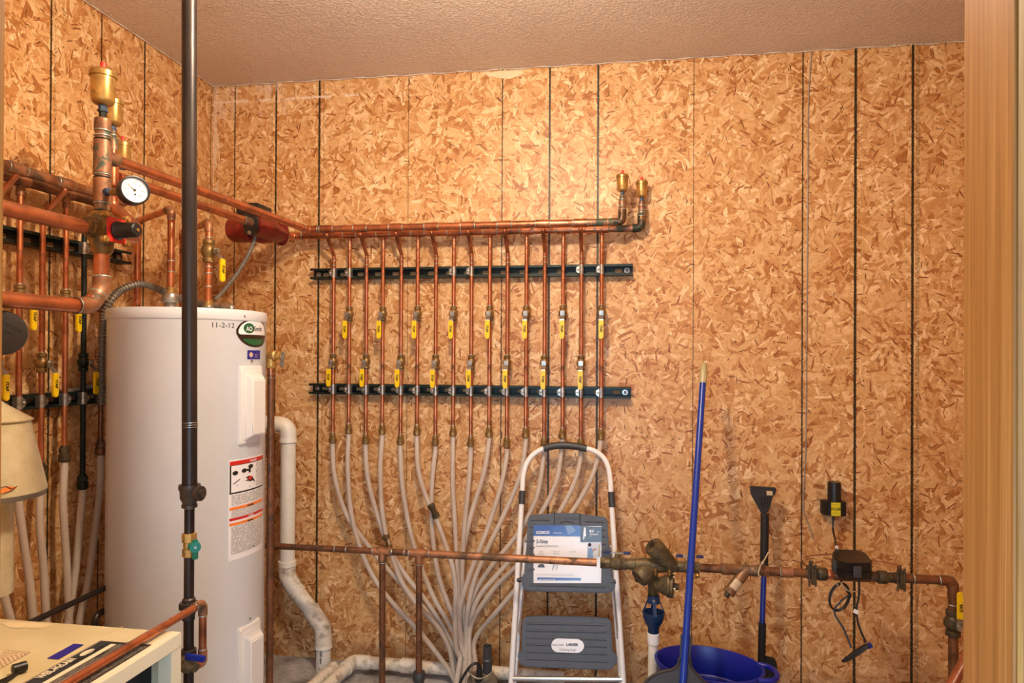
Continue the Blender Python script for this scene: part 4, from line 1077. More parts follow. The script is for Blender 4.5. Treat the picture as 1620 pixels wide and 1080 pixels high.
# upstream half: meter run and elbow to the floor
t = thing('water_main', 'thick copper water pipe from the backflow assembly to the right elbow', 'copper pipe', (m_(1300, 905).x, YM, ZM))
RX = .0145
ZM2 = m_(1150, 899).z
xs_, xe = m_(1108, 897).x, m_(1508, 916).x
zM = ZM
obj('tube', tube(B(), fillet([(xs_, YM, zM), (xe, YM, zM), (xe, YM, m_(1505, 975).z)], .035), RX, 20), 'copper_brown', t)
obj('elbow', tube(B(), fillet([(m_(1488, 915).x, YM, zM), (xe, YM, zM), (xe, YM, m_(1505, 945).z)], .035), RX+.002, 20), 'copper_brown', t)
for px in (1445, 1486): ring('solder_joint', (m_(px, 915).x, YM, zM), EX, RX+.001, .004, t)
for rw in (940, 956): ring('solder_joint', (xe, YM, m_(1505, rw).z), EZ, RX+.001, .004, t)
obj('drop_leg', tube(B(), [(xe, YM, m_(1505, 1000).z), (xe+.004, YM, .0)], RX, 20), 'copper_brown', t)
obj('coupling', lathe(B(), [(0, RX), (.001, RX+.003), (.038, RX+.003), (.04, RX)], (m_(1235, 903).x, YM, zM), EX, 18), 'copper_dull', t)
for px in (1211, 1234, 1250, 1276): ring('solder_joint', (m_(px, 903).x, YM, zM), EX, RX+.002, .004, t, 'copper_green' if px == 1276 else 'solder')
pv = Vector((xe, YM, m_(1505, 985).z))
vb = ball_valve(t, pv, 1, body=.085, r=.019, off=.046, grip=.085, d=(0, -1, 0), mat='bronze_dark')
# strainer
t = thing('strainer', 'bronze Y strainer with a small paper label on the water pipe', 'strainer', m_(1165, 900))
xa, xb_ = m_(1142, 899).x, m_(1200, 902).x
b = B(); lathe(b, [(0, RX+.001), (.002, RX+.005), (.02, RX+.005), (.022, RX+.0035), (xb_-xa-.02, RX+.0035), (xb_-xa-.018, RX+.005), (xb_-xa-.002, RX+.005), (xb_-xa, RX)], (xa, YM, zM), EX, 20)
dY = Vector((-.62, -.25, -.74)).normalized(); sY = Vector((m_(1180, 903).x, YM, zM))
lathe(b, [(0, .019), (.085, .019), (.087, .021), (.098, .021)], sY, dY, 20)
obj('body', b, 'strainer_bronze', t)
obj('plug', lathe(B(), [(.098, .010), (.112, .009), (.113, .006)], sY, dY, 6), 'bronze_dark', t)
lb = B(); u, v = Vector((0, 0, 1)).cross(dY).normalized(), None; fr = (-EY - dY*dY.dot(-EY)).normalized(); sd_ = dY.cross(fr)
N_ = 8
uvl = lb.loops.layers.uv.verify(); prev = None
for k in range(N_+1):
    a = -.9+1.8*k/N_; off = (fr*math.cos(a)+sd_*math.sin(a))*.0196
    cur = [lb.verts.new(sY+dY*.045+off), lb.verts.new(sY+dY*.078+off)]
    if prev:
        f = lb.faces.new((prev[0], cur[0], cur[1], prev[1]))
        for l, uvv in zip(f.loops, ((0, (k-1)/N_), (0, k/N_), (1, k/N_), (1, (k-1)/N_))): l[uvl].uv = uvv
    prev = cur
obj('paper_label', lb, 'worn_print', t)
ring('solder_joint', (xa+.001, YM, zM), EX, RX+.003, .005, t, 'copper_green'); ring('solder_joint', (xb_, YM, zM), EX, RX+.003, .005, t, 'copper_green')
obj('union_nut', lathe(B(), [(0, .021), (.018, .021)], (m_(1207, 902).x, YM, zM), EX, 6), 'copper_brown', t)

# ---- backflow preventer with its two shut-off valves
def hvalve(name, label, px0, px1, tee):
    a, c = m_(px0, 889).x, m_(px1, 892).x; L = c-a
    t = thing(name, label, 'valve', (a, YM, zM), 'bronze shut-off valves beside the backflow preventer')
    obj('valve_body', lathe(B(), [(0, .0185), (L*.22, .0185), (L*.24, .0165), (L*.32, .0175), (L*.42, .0225), (L*.68, .0225), (L*.78, .0175), (L*.80, .0195), (L, .0195)], (a, YM, zM), EX, 12), 'bronze', t)
    obj('nut', lathe(B(), [(0, .021), (.016, .021)], (a, YM, zM), -EX, 6), 'bronze_dark', t)
    s = Vector((a+L*.55, YM, zM))
    obj('stem', lathe(B(), [(.018, .009), (.036, .008)], s, EZ, 12), 'bronze', t)
    h = obj('handle', box(B(), s+EZ*.037, (.058, .010, .003), bev=.001), 'steel', t)
    for sx in (-1, 1): obj('grip', box(B(), s+EZ*.038+EX*sx*.034, (.024, .014, .009), bev=.003), 'navy', h)
    obj('nut', lathe(B(), [(.038, .007), (.043, .006)], s, EZ, 6), 'brass', h)
    return t
hvalve('shut_off_valve', 'bronze shut-off valve with blue tabs left of the backflow preventer', 957, 992, 1)
t = hvalve('shut_off_valve', 'bronze shut-off valve with blue tabs behind the blue dustpan pole', 1073, 1106, 1)
p = m_(1103, 900); obj('test_cock', lathe(B(), [(0, .006), (.014, .006), (.015, .008), (.022, .008)], Vector((p.x, YM, zM-.012)), Vector((0, -.7, -.7)), 10), 'brass', t)
t = thing('backflow_preventer', 'bronze backflow preventer with slanted caps on the water pipe', 'valve', m_(1035, 895))
a, c = m_(992, 891).x, m_(1072, 894).x
b = B(); lathe(b, [(0, .0165), (.012, .0195), (.028, .0195), (.030, .023), ((c-a)*.55, .026), ((c-a)*.8, .021), ((c-a)*.82, .0185), ((c-a), .0185)], (a, YM, zM), EX, 16)
obj('body', b, 'bronze', t)
# upper slanted check chamber
s = m_(1064, 890); e = m_(1034, 868); dU = (e-s).normalized()
s = Vector((m_(1062, 893).x, YM, zM)); e = m_(1032, 862, YM-.03); dU = (e-s).normalized(); LU = (e-s).length
obj('upper_chamber', lathe(B(), [(-.01, .024), (0, .0275), (LU*.55, .031), (LU*.56, .032), (LU*.92, .033), (LU, .031)], s, dU, 24), 'bronze', t)
obj('plug', lathe(B(), [(LU, .012), (LU+.014, .011)], s, dU, 4), 'bronze_dark', t)
s2_ = Vector((m_(1030, 895).x, YM, zM-.005)); e = m_(1010, 915, YM-.03); dL = (e-s2_).normalized(); LL = (e-s2_).length
obj('lower_chamber', lathe(B(), [(-.02, .022), (LL*.45, .030), (LL*.47, .033), (LL*.9, .033), (LL, .030)], s2_, dL, 24), 'bronze', t)
obj('plug', lathe(B(), [(LL, .010), (LL+.012, .009)], s2_, dL, 4), 'bronze_dark', t)
r0 = m_(1034, 912); obj('relief_port', lathe(B(), [(0, .018), (.092, .0165), (.096, .0145)], Vector((m_(1033, 900).x, YM, zM-.008)), -EZ, 4, phase=PI/4), 'bronze', t)
dc = m_(1058, 926, YM-.005)
obj('relief_housing', lathe(B(), [(-.052, .016), (-.030, .026), (-.006, .036), (-.004, .040), (.004, .040), (.006, .038), (.010, .040), (.014, .040), (.017, .034)], dc, Vector((1, -.15, -.03)), 28), 'bronze', t)
obj('relief_plug', lathe(B(), [(.017, .012), (.034, .011)], dc, Vector((1, -.15, -.03)), 8), 'bronze_dark', t)
for k in range(5):
    a5 = k*2*PI/5+.6; obj('bolt', lathe(B(), [(.014, .0045), (.019, .0045)], dc+Vector((0, math.cos(a5)*.034, math.sin(a5)*.034)), Vector((1, -.15, -.03)), 6), 'steel', t)
for px, row in ((1016, 902), (1037, 902), (1059, 902)):
    p = m_(px, row, YM-.024); cc = lathe(B(), [(-.012, .007), (.006, .007), (.007, .0085), (.012, .0085), (.013, .005), (.022, .005)], p, Vector((0, -.8, -.6)), 12); obj('test_cock', cc, 'brass_dull', t)
# air gap funnel
g0 = m_(1034, 945); gz = lambda row: m_(1034, row).z
t = thing('air_gap_funnel', 'blue plastic air gap funnel under the backflow preventer', 'funnel', (g0.x, YM, gz(1000)))
gx = g0.x
b = B(); lathe(b, [(gz(1002), .0185), (gz(992), .0195), (gz(988), .0235), (gz(983), .0305), (gz(977), .0352), (gz(971), .0370), (gz(967), .0374), (gz(967), .0345), (gz(975), .033), (gz(984), .026), (gz(989), .017), (gz(990), .001)], (gx, YM, 0), EZ, 32)
obj('cup', b, 'air_gap', t)
b = lathe(B(), [(gz(953), .0215), (gz(941), .0205), (gz(941), .017), (gz(953), .017), (gz(953), .0215)], (gx, YM, 0), EZ, 24, caps=False); obj('collar', b, 'air_gap', t)
for k in range(4):
    a = -PI/2+.1+k*PI/2; u = Vector((math.cos(a), math.sin(a), 0)); s_ = EZ.cross(u)*(.0055 if k == 0 else .0035)
    p0 = Vector((gx, YM, gz(950)))+u*.0185; p1 = Vector((gx, YM, gz(969)))+u*.0355
    obj('rib', prism(B(), [p0-s_, p0+s_, p1+s_, p1-s_], u*.004), 'air_gap', t)
obj('screw', lathe(B(), [(0, .005), (.003, .004)], Vector((gx, YM-.021, gz(947))), -EY, 10), 'steel', t)
t = thing('drain_pipe', 'white PVC standpipe below the blue funnel', 'pvc pipe', (gx, YM, 0))
obj('tube', tube(B(), [(gx-.001, YM, gz(1012)), (gx-.004, YM, 0)], .0168, 20), 'pvc', t)
obj('collar', lathe(B(), [(gz(1018), .0175), (gz(1017), .0205), (gz(1001), .0210), (gz(1000), .018)], (gx, YM, 0), EZ, 24), 'white_tube', t)

# ---- meter couplings and ground clamps
t = thing('water_meter', 'bronze water meter fittings under the black box', 'meter', m_(1345, 910))
def hx(a, c, r0_, m, nm, n=14):
    xa_, xc = m_(a, 905).x, m_(c, 905).x; return obj(nm, lathe(B(), [(0, r0_*.9), (.003, r0_), (xc-xa_-.003, r0_), (xc-xa_, r0_*.9)], (xa_, YM, zM), EX, n), m, t)
hx(1285, 1298, .0155, 'bronze_dark', 'tailpiece'); hx(1293, 1308, .0215, 'bronze_dark', 'union_nut', 10); hx(1308, 1319, .0165, 'copper', 'tailpiece', 8); hx(1319, 1376, .0185, 'copper_brown', 'meter_body')
hx(1376, 1390, .0165, 'copper_dull', 'tailpiece'); hx(1388, 1403, .0215, 'bronze_dark', 'union_nut', 10); hx(1400, 1414, .0165, 'bronze_dark', 'tailpiece')
def gclamp(px, label):
    t = thing('ground_clamp', label, 'clamp', m_(px, 905), 'bronze ground clamps on the water pipe'); x = m_(px, 905).x
    obj('upper_jaw', lathe(B(), [(-.010, .0195), (.010, .0195)], (x, YM, zM), EX, 8), 'bronze_dark', t)
    obj('clamp_bar', box(B(), (x+.004, YM-.018, zM), (.012, .010, .062), bev=.002), 'bronze_dark', t)
    for dx in (-.008, .012): obj('bolt', lathe(B(), [(-.036, .0035), (.036, .0035)], (x+dx, YM-.020, zM), EZ, 8), 'bronze_dark', t)
    obj('wire_lug', box(B(), (x-.002, YM-.014, zM+.036), (.012, .010, .020), bev=.002), 'bronze_dark', t)
    return t
gclamp(1282, 'bronze ground clamp left of the black meter box'); gclamp(1421, 'bronze ground clamp right of the black meter box')
wp1 = [m_(1280, 897), m_(1270, 890, YM-.02), m_(1271, 882, YM-.02), m_(1290, 878, YM-.01), m_(1318, 876, YM)]
obj_w = thing('ground_wire', 'thin copper ground wire left of the black meter box', 'wire', wp1[0], 'copper ground wires'); obj('wire', tube(B(), spline(wp1, 6), .0022, 8), 'wire_copper', obj_w)
wp2 = [m_(1378, 886, YM), m_(1400, 889, YM-.01), m_(1418, 893, YM-.02), m_(1423, 899, YM-.02), m_(1419, 903)]
obj_w = thing('ground_wire', 'thin copper ground wire right of the black meter box', 'wire', wp2[-1], 'copper ground wires'); obj('wire', tube(B(), spline(wp2, 6), .0022, 8), 'wire_copper', obj_w)

# black meter housing: chamfered box tipped slightly on the pipe
YX = YM-.03
zt = PY(1348, 889, YX-.05).z
c0 = Vector((m_(1347, 900, YX).x, YX, 0))
t = thing('meter_box', 'black chamfered meter housing sitting on the water pipe', 'meter', (c0.x, YX, zt-.05))
P8 = [PZ(a, c, zt) for a, c in ((1322, 868), (1361, 870), (1371, 875), (1380, 887), (1377, 890), (1337, 890), (1326, 886), (1316, 874))]
b = B(); prism(b, P8, (0, 0, -.030), .0025); obj('lid', b, 'black_plastic', t)
ctr = sum(P8, Vector())/8
P8b = [ctr+(p-ctr)*1.03 for p in P8]
b = B(); prism(b, [p-EZ*.031 for p in P8b], (0, 0, -.022), .0025); obj('base', b, 'black_plastic', t)
lp_ = PZ(1362, 890, zt); fy = P8[5].y-.003
obj('latch', box(B(), (PY(1356, 900, fy).x, fy-.002, zt-.026), (.024, .008, .036), bev=.002), 'grey_dark', t)
obj('latch', box(B(), (P8[6].x-.002, P8[6].y+.03, zt-.026), (.012, .026, .036), bev=.002), 'grey_dark', t)
tb = B(); o_ = PZ(1352, 880, zt+.0008); text_bm(tb, 'BADGER', .011, lambda x, y: o_+Vector((.55*x+.6*y, -.8*x+.5*y, 0)), 'CENTER'); obj('lettering', tb, 'wire_copper', t, smooth=False)
# remote reader on the wall
t = thing('remote_reader', 'black remote reader with yellow sticker mounted on the back wall', 'meter reader', PY(1320, 815, 0))
q = lambda a, c, y: PY(a, c, y)
cx = q(1320, 790, -.035); 
obj('round_housing', lathe(B(), [(q(1320, 800, -.035).z, .0235), (q(1320, 766, -.035).z, .0235), (q(1320, 762, -.035).z, .0215)], (cx.x, -.034, 0), EZ, 28), 'black_plastic', t)
xl, xr = q(1302, 803, -.04).x, q(1338, 803, -.04).x; z1q, z0q = q(1320, 793, -.04).z, q(1320, 816, -.05).z
pr = [Vector((xl, 0, z0q)), Vector((xl, -.028, z0q)), Vector((xl+.016, -.050, z0q)), Vector((xr-.02, -.056, z0q)), Vector((xr, -.046, z0q)), Vector((xr, 0, z0q))]
obj('bracket', prism(B(), pr, (0, 0, z1q-z0q), .0015), 'black_plastic', t)
lb = B(); xa, xb_ = q(1315, 800, -.058).x, q(1330, 800, -.058).x
quad_uv(lb, (xa, -.0578, z0q+.002), (xb_, -.0578, z0q+.002), (xb_, -.0578, z1q), (xa, -.0578, z1q)); ly_ = obj('yellow_sticker', lb, 'yellow_label', t, smooth=False)
tb = B(); text_bm(tb, 'NO USER', .010, lambda x, y: Vector(((xa+xb_)/2+x, -.0585, (z0q+z1q)/2-.002+y)), 'CENTER', .0003, .8); obj('lettering', tb, 'ink', ly_, smooth=False)
def cable(name, label, pts, r, m, cat='cable', seg=8, closed=False):
    t = thing(name, label, cat, pts[0]); obj('wire', tube(B(), spline(pts, seg), r, 8), m, t); return t
t = cable('reader_cable', 'black cable hanging from the wall reader down to the meter box', [q(1318, 817, -.03), q(1318, 838, -.05), q(1321, 852, -.12), q(1323, 866, -.28), q(1325, 872, -.34)], .0036, 'black_plastic')
obj('white_tag', box(B(), q(1323.5, 866, -.30), (.008, .006, .012)), 'paper', t)
# coiled cable
cc = m_(1327, 943, YM-.03); pts = []
for k in range(46):
    a = k*2*PI/15.0; pts.append(cc+Vector((math.cos(a)*.030, -.004*(k/15.0), math.sin(a)*.042+math.cos(a)*.012)))
pts = [m_(1331, 915, YM-.0), m_(1331, 920, YM-.01)] + pts + [m_(1320, 965, YM-.04), m_(1335, 995, YM-.06), m_(1347, 1024, YM-.08)]
t = cable('coiled_cable', 'black cable coil tied under the meter box', pts, .0032, 'black_plastic', seg=4)
obj('zip_tie', tube(B(), [cc+Vector((-.014, -.02, .052)), cc+Vector((-.004, -.018, .030)), cc+Vector((.004, -.02, .052))], .0016, 6), 'zip', t)
obj('zip_tie', tube(B(), spline([cc+Vector((.0, -.02, .052)), cc+Vector((.02, -.02, .028)), cc+Vector((.065, -.01, .022))]), .0022, 6), 'zip', t)
t = cable('meter_cable', 'black cable with white tag hanging right of the coil', [m_(1359, 912, YM-.07), m_(1359, 940, YM-.07), m_(1355, 965, YM-.07), m_(1359, 990, YM-.075), m_(1370, 1016, YM-.08)], .0034, 'black_plastic')
obj('white_tag', box(B(), m_(1354, 967, YM-.075), (.014, .005, .012), Matrix.Rotation(.4, 3, 'Y')), 'paper', t)
bc = m_(1352, 1034, YM-.08); pts = []
dd = (m_(1372, 1020, YM-.08)-m_(1334, 1048, YM-.08)); dn = Vector((.5, -.4, .5)); LL2 = dd.length/2; dd.normalize()
for k in range(50):
    a = k*2*PI/14.0; pts.append(bc+dd*math.cos(a)*LL2*(.92+.06*math.sin(k*1.3)) + Vector((.010, .0, .012))*math.sin(a)*1.0+Vector((0, -.010, 0))*math.sin(a*1.1+.4)+Vector((.004, -.003, .004))*(k/50.0))
t = cable('bundled_cable', 'flat black cable bundle with blue plug hanging low on the right', pts, .0036, 'black_plastic', seg=4)
obj('blue_plug', box(B(), m_(1375, 1021, YM-.085), (.018, .014, .014), Matrix.Rotation(-.6, 3, 'Y'), .003), 'handle_blue', t)
# zip tie on brush and pipe
zp = [m_(1204, 913, YM-.02), m_(1200, 908, YM-.024), m_(1203, 895, YM-.022), m_(1210, 884, YM-.02), m_(1216, 873, YM-.02)]
t = cable('zip_tie', 'tan zip tie looped over the pipe at the snow brush', zp, .0022, 'zip', 'zip tie')
obj('head', box(B(), m_(1206, 890, YM-.024), (.008, .006, .008), Matrix.Rotation(.5, 3, 'Y'), .001), 'zip', t)
# thermostat wire down the wall
wpz = [PY(1284, 82, -.004), PY(1279, 160, -.004), PY(1278, 300, -.004), PY(1276, 560, -.004), PY(1275, 700, -.004), PY(1271, 795, -.006), PY(1276, 820, -.006), PY(1283, 840, -.008), PY(1286, 852, -.012)]
t = cable('thin_wire', 'thin grey wire hanging down the back wall from the ceiling', wpz, .0020, 'wire_grey', 'wire')

# ================================================================== STEP STOOL
pt0 = PY(880, 705, -.075); slope = Vector((0, -.235, -.95)).normalized()
LN = Vector((0, -1, 0)); LN = (LN - slope*LN.dot(slope)).normalized()      # outward normal of the leaning stool
LP0 = pt0
def LP(px, py, off=0.0): return PP(px, py, LP0+LN*off, LN)
t = thing('step_stool', 'folded two-step stool with white frame and grey steps against the back wall', 'step stool', Vector((LP(897, 1080).x, -.36, 0)))
def ground(p, q_):   # extend the line p->q_ to the floor
    d = q_-p; return p+d*((p.z-.012)/-d.z)
Lt, Lb = LP(827, 775), LP(811, 1040); Rt, Rb = LP(965.5, 779), LP(984, 1045)
hoop = [ground(Lt, Lb), LP(824.5, 805), LP(829, 745), LP(843, 718), LP(868, 707), LP(893, 704), LP(918, 708), LP(945, 716), LP(961, 738), LP(967, 790), LP(984, 1045), ground(Rt, Rb)]
hp_ = [ground(Lt, Lb), LP(825, 800), LP(828, 752), LP(836, 728), LP(852, 713), LP(872, 706.5), LP(892, 704.5), LP(913, 706.5), LP(935, 711), LP(952, 721), LP(962, 738), LP(966, 765), LP(968, 805), LP(984, 1045), ground(Rt, Rb)]
sp_ = spline(hp_, 6)
obj('hoop_frame', tube(B(), sp_, .0102, 14), 'white_tube', t)
obj('hand_grip', tube(B(), spline([LP(860, 709), LP(877, 705), LP(895, 704.2), LP(912, 706), LP(928, 709.5)], 5), .0142, 14), 'grey_dark', t)
for a, c in (((826.5, 776), (825.5, 797)), ((967, 778), (968.5, 802))):
    obj('hinge_sleeve', tube(B(), [LP(*a), LP(*c)], .0128, 14), 'grey_dark', t)
# rear legs behind
back = -.035
for pa, pb in (((832, 858), (817, 1040)), ((965, 862), (980, 1045))):
    A_, B_ = LP(*pa, off=back), LP(*pb, off=back); obj('rear_leg', tube(B(), [A_, ground(A_, B_)], .0085, 12), 'white_tube', t)
for pa, pb in (((833, 868), (822, 1005)), ((829, 938), (820, 1000)), ((966, 865), (977, 1010)), ((971, 938), (979, 1000))):
    obj('link_bar', tube(B(), [LP(*pa, off=.006), LP(*pb, off=.006)], .0028, 8), 'tape_silver', t)
for row in (1073,): obj('cross_bar', tube(B(), [LP(811, row, .0), LP(985, row+1.5, .0)], .0095, 14), 'tape_silver', t)
def slab(name, pts, th, m, off=.012, bev=.004, parent=None):
    b = B(); P_ = [LP(a, c, off) for a, c in pts]; prism(b, P_, -LN*th, bev); return obj(name, b, m, parent or t)
st1 = slab('upper_step', [(835, 818), (840, 814), (874, 812), (878, 811), (917, 811.5), (921, 813), (957, 817), (961, 822), (963, 860), (968, 912), (974, 922), (973, 931), (965, 938), (832, 935), (826, 929), (824, 914), (830, 905), (833, 860)], .028, 'grey_step')
for a, c, d, e in ((839, 870, 821.5, 822), (925, 955, 823.5, 825.5), (838, 846, 833, 833), (838, 846, 844, 844), (838, 846, 855, 855), (838, 846, 866, 866), (838, 846, 877, 877), (838, 846, 888, 888), (838, 846, 900, 900), (950, 958, 837, 837), (950, 958, 848, 848), (950, 958, 860, 860), (951, 959, 872, 872), (952, 960, 884, 884), (954, 962, 896, 896), (838, 959, 925, 928)):
    obj('tread_rib', tube(B(), [LP(a, d, .0125), LP(c, e, .0125)], .0036, 8), 'grey_step', st1)
for a in ((877, 811, 877, 829), (917.5, 811.5, 917.5, 830)): obj('release_groove', tube(B(), [LP(a[0], a[1], .0122), LP(a[2], a[3], .0122)], .0016, 6), 'ink', st1)
obj('release_lip', tube(B(), spline([LP(886, 827, .0122), LP(897, 824.5, .0125), (LP(909, 828, .0122))], 5), .002, 6), 'grey_dark', st1)
SX = (LP(960, 880)-LP(840, 880)).normalized(); SY = -slope
def ltext(s, px, py, size, off, m, parent, bold=0, align='LEFT', sx=1.0, name='lettering', spacing=1.0):
    o_ = LP(px, py, off); b = text_bm(B(), s, size, lambda x, y: o_+SX*x+SY*y, align, bold, sx, spacing); return obj(name, b, m, parent, smooth=False)
ltext('LIFT TO FOLD', 898, 822, .0125, .0126, 'ink', st1, 0, 'CENTER', 1.0, spacing=1.1)
def lpatch(pts, off, m, parent, name):
    b = B(); b.faces.new([b.verts.new(LP(a, c, off)) for a, c in pts]); return obj(name, b, m, parent, smooth=False)
# printed card in shrink wrap: slightly wavy sheet
b = B(); quad_uv(b, LP(844, 922, .0145), LP(951, 922, .0145), LP(952, 832, .0145), LP(844, 832, .0145), 12, 10, lambda p: p+LN*(.0010*math.sin(p.x*140)+.0008*math.sin(p.z*170)))
card = obj('printed_card', b, 'paper', st1)
o2 = .0172
lpatch([(844, 831), (851, 830), (918, 831), (918, 848), (844, 847)], o2, 'cosco_blue', card, 'blue_band')
lpatch([(894, 831), (905, 831), (911, 839), (899, 846)], o2+.0003, 'shirt', card, 'blue_triangle')
lpatch([(918, 832), (952, 833), (952, 857), (918, 857)], o2, 'print_grey', card, 'grey_corner')
lpatch([(850, 913), (919, 914), (919, 917.5), (850, 917)], o2, 'cosco_blue', card, 'blue_strip')
lpatch([(929, 859), (951, 859), (951, 881), (929, 881)], o2, 'lt_grey', card, 'photo_patch')
lpatch([(930, 867), (936, 866), (938, 872), (938, 882), (929, 882)], o2+.0004, 'shirt', card, 'pictured_shirt')
lpatch([(930+2.8+2.8*math.cos(k*PI/6), 861.5+3*math.sin(k*PI/6)) for k in range(12)], o2+.0005, 'ink', card, 'pictured_head')
lpatch([(937, 868), (944, 867), (944, 869), (938, 872)], o2+.0005, 'skin', card, 'pictured_arm')
lpatch([(947, 861), (949, 861), (949, 880), (946, 880)], o2+.0004, 'tan_tip', card, 'pictured_plant')
lpatch([(924, 834), (926.5, 834), (927, 848), (925, 848), (924, 853), (922.5, 853), (923, 842)], o2+.0005, 'paper', card, 'reach_figure')
ltext('COSCO', 848, 844, .0135, o2+.0005, 'paper', card, .0006, sx=1.08)
ltext('HOME & OFFICE', 875, 843.5, .0045, o2+.0005, 'paper', card, .0001)
ltext('2-Step', 848, 858.5, .0175, o2, 'print_grey', card, .0003)
ltext('FOLDING STEP STOOL', 848, 865, .0082, o2, 'print_grey', card, 0)
for s1_, s2_, px in (('Large', 'Sturdy Steps', 856), ('Easy to Fold', 'Slanted Top', 880), ('Lightweight', '', 906)):
    ltext(s1_, px, 873, .0048, o2, 'print_grey', card, 0, 'CENTER'); ltext(s2_, px, 876.3, .0048, o2, 'print_grey', card, 0, 'CENTER')
ltext('8.1', 932.5, 842, .0135, o2+.0006, 'paper', card, .0006); ltext('FT', 945, 842, .006, o2+.0006, 'paper', card, .0002)
ltext('MAX REACH', 932.5, 846, .0058, o2+.0006, 'paper', card, .0002); ltext('2.5 m', 932.5, 849.5, .0045, o2+.0006, 'lt_grey', card)
ltext('TYPE II  MAX LOAD 225 LBS', 852, 917, .0050, o2+.0004, 'paper', card, .0001)
lpatch([(850, 897), (853, 892), (860, 892), (862, 897)], o2, 'print_grey', card, 'step_icon')
for a in ((873, 903, 876, 893), (876, 893, 882, 894), (882, 894, 880, 902), (876, 900, 875, 893)): obj('ladder_icon', tube(B(), [LP(a[0], a[1], o2), LP(a[2], a[3], o2)], .0006, 4), 'ink', card)
for y_, w_ in ((907, 60), (887, 0), (909, 60)):
    if w_: obj('caption_line', tube(B(), [LP(848, y_, o2-.0002), LP(848+w_, y_+1, o2-.0002)], .0004, 4), 'lt_grey', card)
st2 = slab('lower_step', [(827, 980), (833, 975), (870, 974.5), (930, 975.5), (960, 978), (966, 981), (968, 1000), (969, 1030), (976, 1038), (977, 1044), (973, 1052), (968, 1058), (961, 1060), (880, 1057), (832, 1055), (824, 1052), (820, 1045), (818, 1036), (825, 1028), (825, 1000)], .030, 'grey_step')
for k, (a, c) in enumerate(((985.5, 988), (996.5, 999.5), (1007.5, 1011), (1018.5, 1022), (1030, 1034), (1041, 1046))):
    obj('tread_rib', tube(B(), [LP(833-k*.3, a, .0125), LP(959+k*.3, c, .0125)], .0038, 8), 'grey_step', st2)
N_ = 14; pts = [(883+12*math.cos(PI/2+PI*k/N_)*.9, 1020.5-11*math.sin(PI/2+PI*k/N_)) for k in range(N_+1)] + [(912+12*math.cos(-PI/2+PI*k/N_), 1021.5-11*math.sin(-PI/2+PI*k/N_)) for k in range(N_+1)]
stk = lpatch(pts, .0168, 'paper', st2, 'oval_sticker')
ltext('Now with', 873, 1021, .0105, .0175, 'print_grey', stk); ltext('LARGER', 896, 1021, .0115, .0175, 'ink', stk, .0005)
ltext('Climbing Step!', 898, 1029, .0105, .0175, 'print_grey', stk, 0, 'CENTER')
for a in ((820, 917), (972, 920)): obj('pivot_knob', lathe(B(), [(-.012, .009), (.004, .009), (.006, .006)], LP(a[0], a[1], .004), SX*(-1 if a[0] < 900 else 1), 12), 'grey_dark', t)

# ================================================================== BLUE BUCKET
rz = .272; bcx = PZ(1121, 1049, rz)
RXb, RYb, rot = .168, .128, rad(-14)
L_, R_, T_, N__ = PZ(1045, 1040, rz), PZ(1199, 1063, rz), PZ(1105, 1021, rz), PZ(1130, 1079, rz)
t = thing('bucket', 'blue oval plastic bucket with loop handle on the floor', 'bucket', (bcx.x, bcx.y, 0))
def oval(s, z, n=56, c=None):
    return [bcx.x*1.0 + (RXb*s*math.cos(k*2*PI/n))*math.cos(rot) - (RYb*s*math.sin(k*2*PI/n))*math.sin(rot) for k in range(n)]
b = B(); n = 56
prof = [(.74, .0), (.78, .004), (.90, .16), (.905, .175), (.93, .178), (1.0, rz-.006), (1.045, rz-.004), (1.045, rz+.002), (1.0, rz+.003), (.985, rz), (.915, .182), (.885, .178), (.87, .16), (.75, .006)]
rings = []
for s, z in prof:
    rg = []
    for k in range(n):
        a = k*2*PI/n; e = RXb*s*math.cos(a); f = RYb*s*math.sin(a)
        rg.append(b.verts.new((bcx.x+e*math.cos(rot)-f*math.sin(rot), bcx.y+e*math.sin(rot)+f*math.cos(rot), z)))
    rings.append(rg)
for A, C_ in zip(rings, rings[1:]):
    for k in range(n): b.faces.new((A[k], A[(k+1) % n], C_[(k+1) % n], C_[k]))
b.faces.new(rings[0][::-1]); b.faces.new(rings[-1])
obj('pail', b, 'bucket', t)
uX = Vector((math.cos(rot), math.sin(rot), 0)); uY = Vector((-math.sin(rot), math.cos(rot), 0)); bc = Vector((bcx.x, bcx.y, rz-.002))
obj('loop_handle', tube(B(), spline([bc+uX*RXb*.90+uY*RYb*.50, bc+uX*RXb*1.12+uY*RYb*.42, bc+uX*RXb*1.26+uY*RYb*.05, bc+uX*RXb*1.18-uY*RYb*.32, bc+uX*RXb*.93-uY*RYb*.42], 7), .0085, 10), 'bucket', t)
obj('pour_spout', tube(B(), spline([bc-uY*RYb*1.0+uX*.010, bc-uY*RYb*1.07+uX*.017+EZ*.004, bc-uY*RYb*1.0+uX*.024], 5), .004, 8), 'bucket', t)

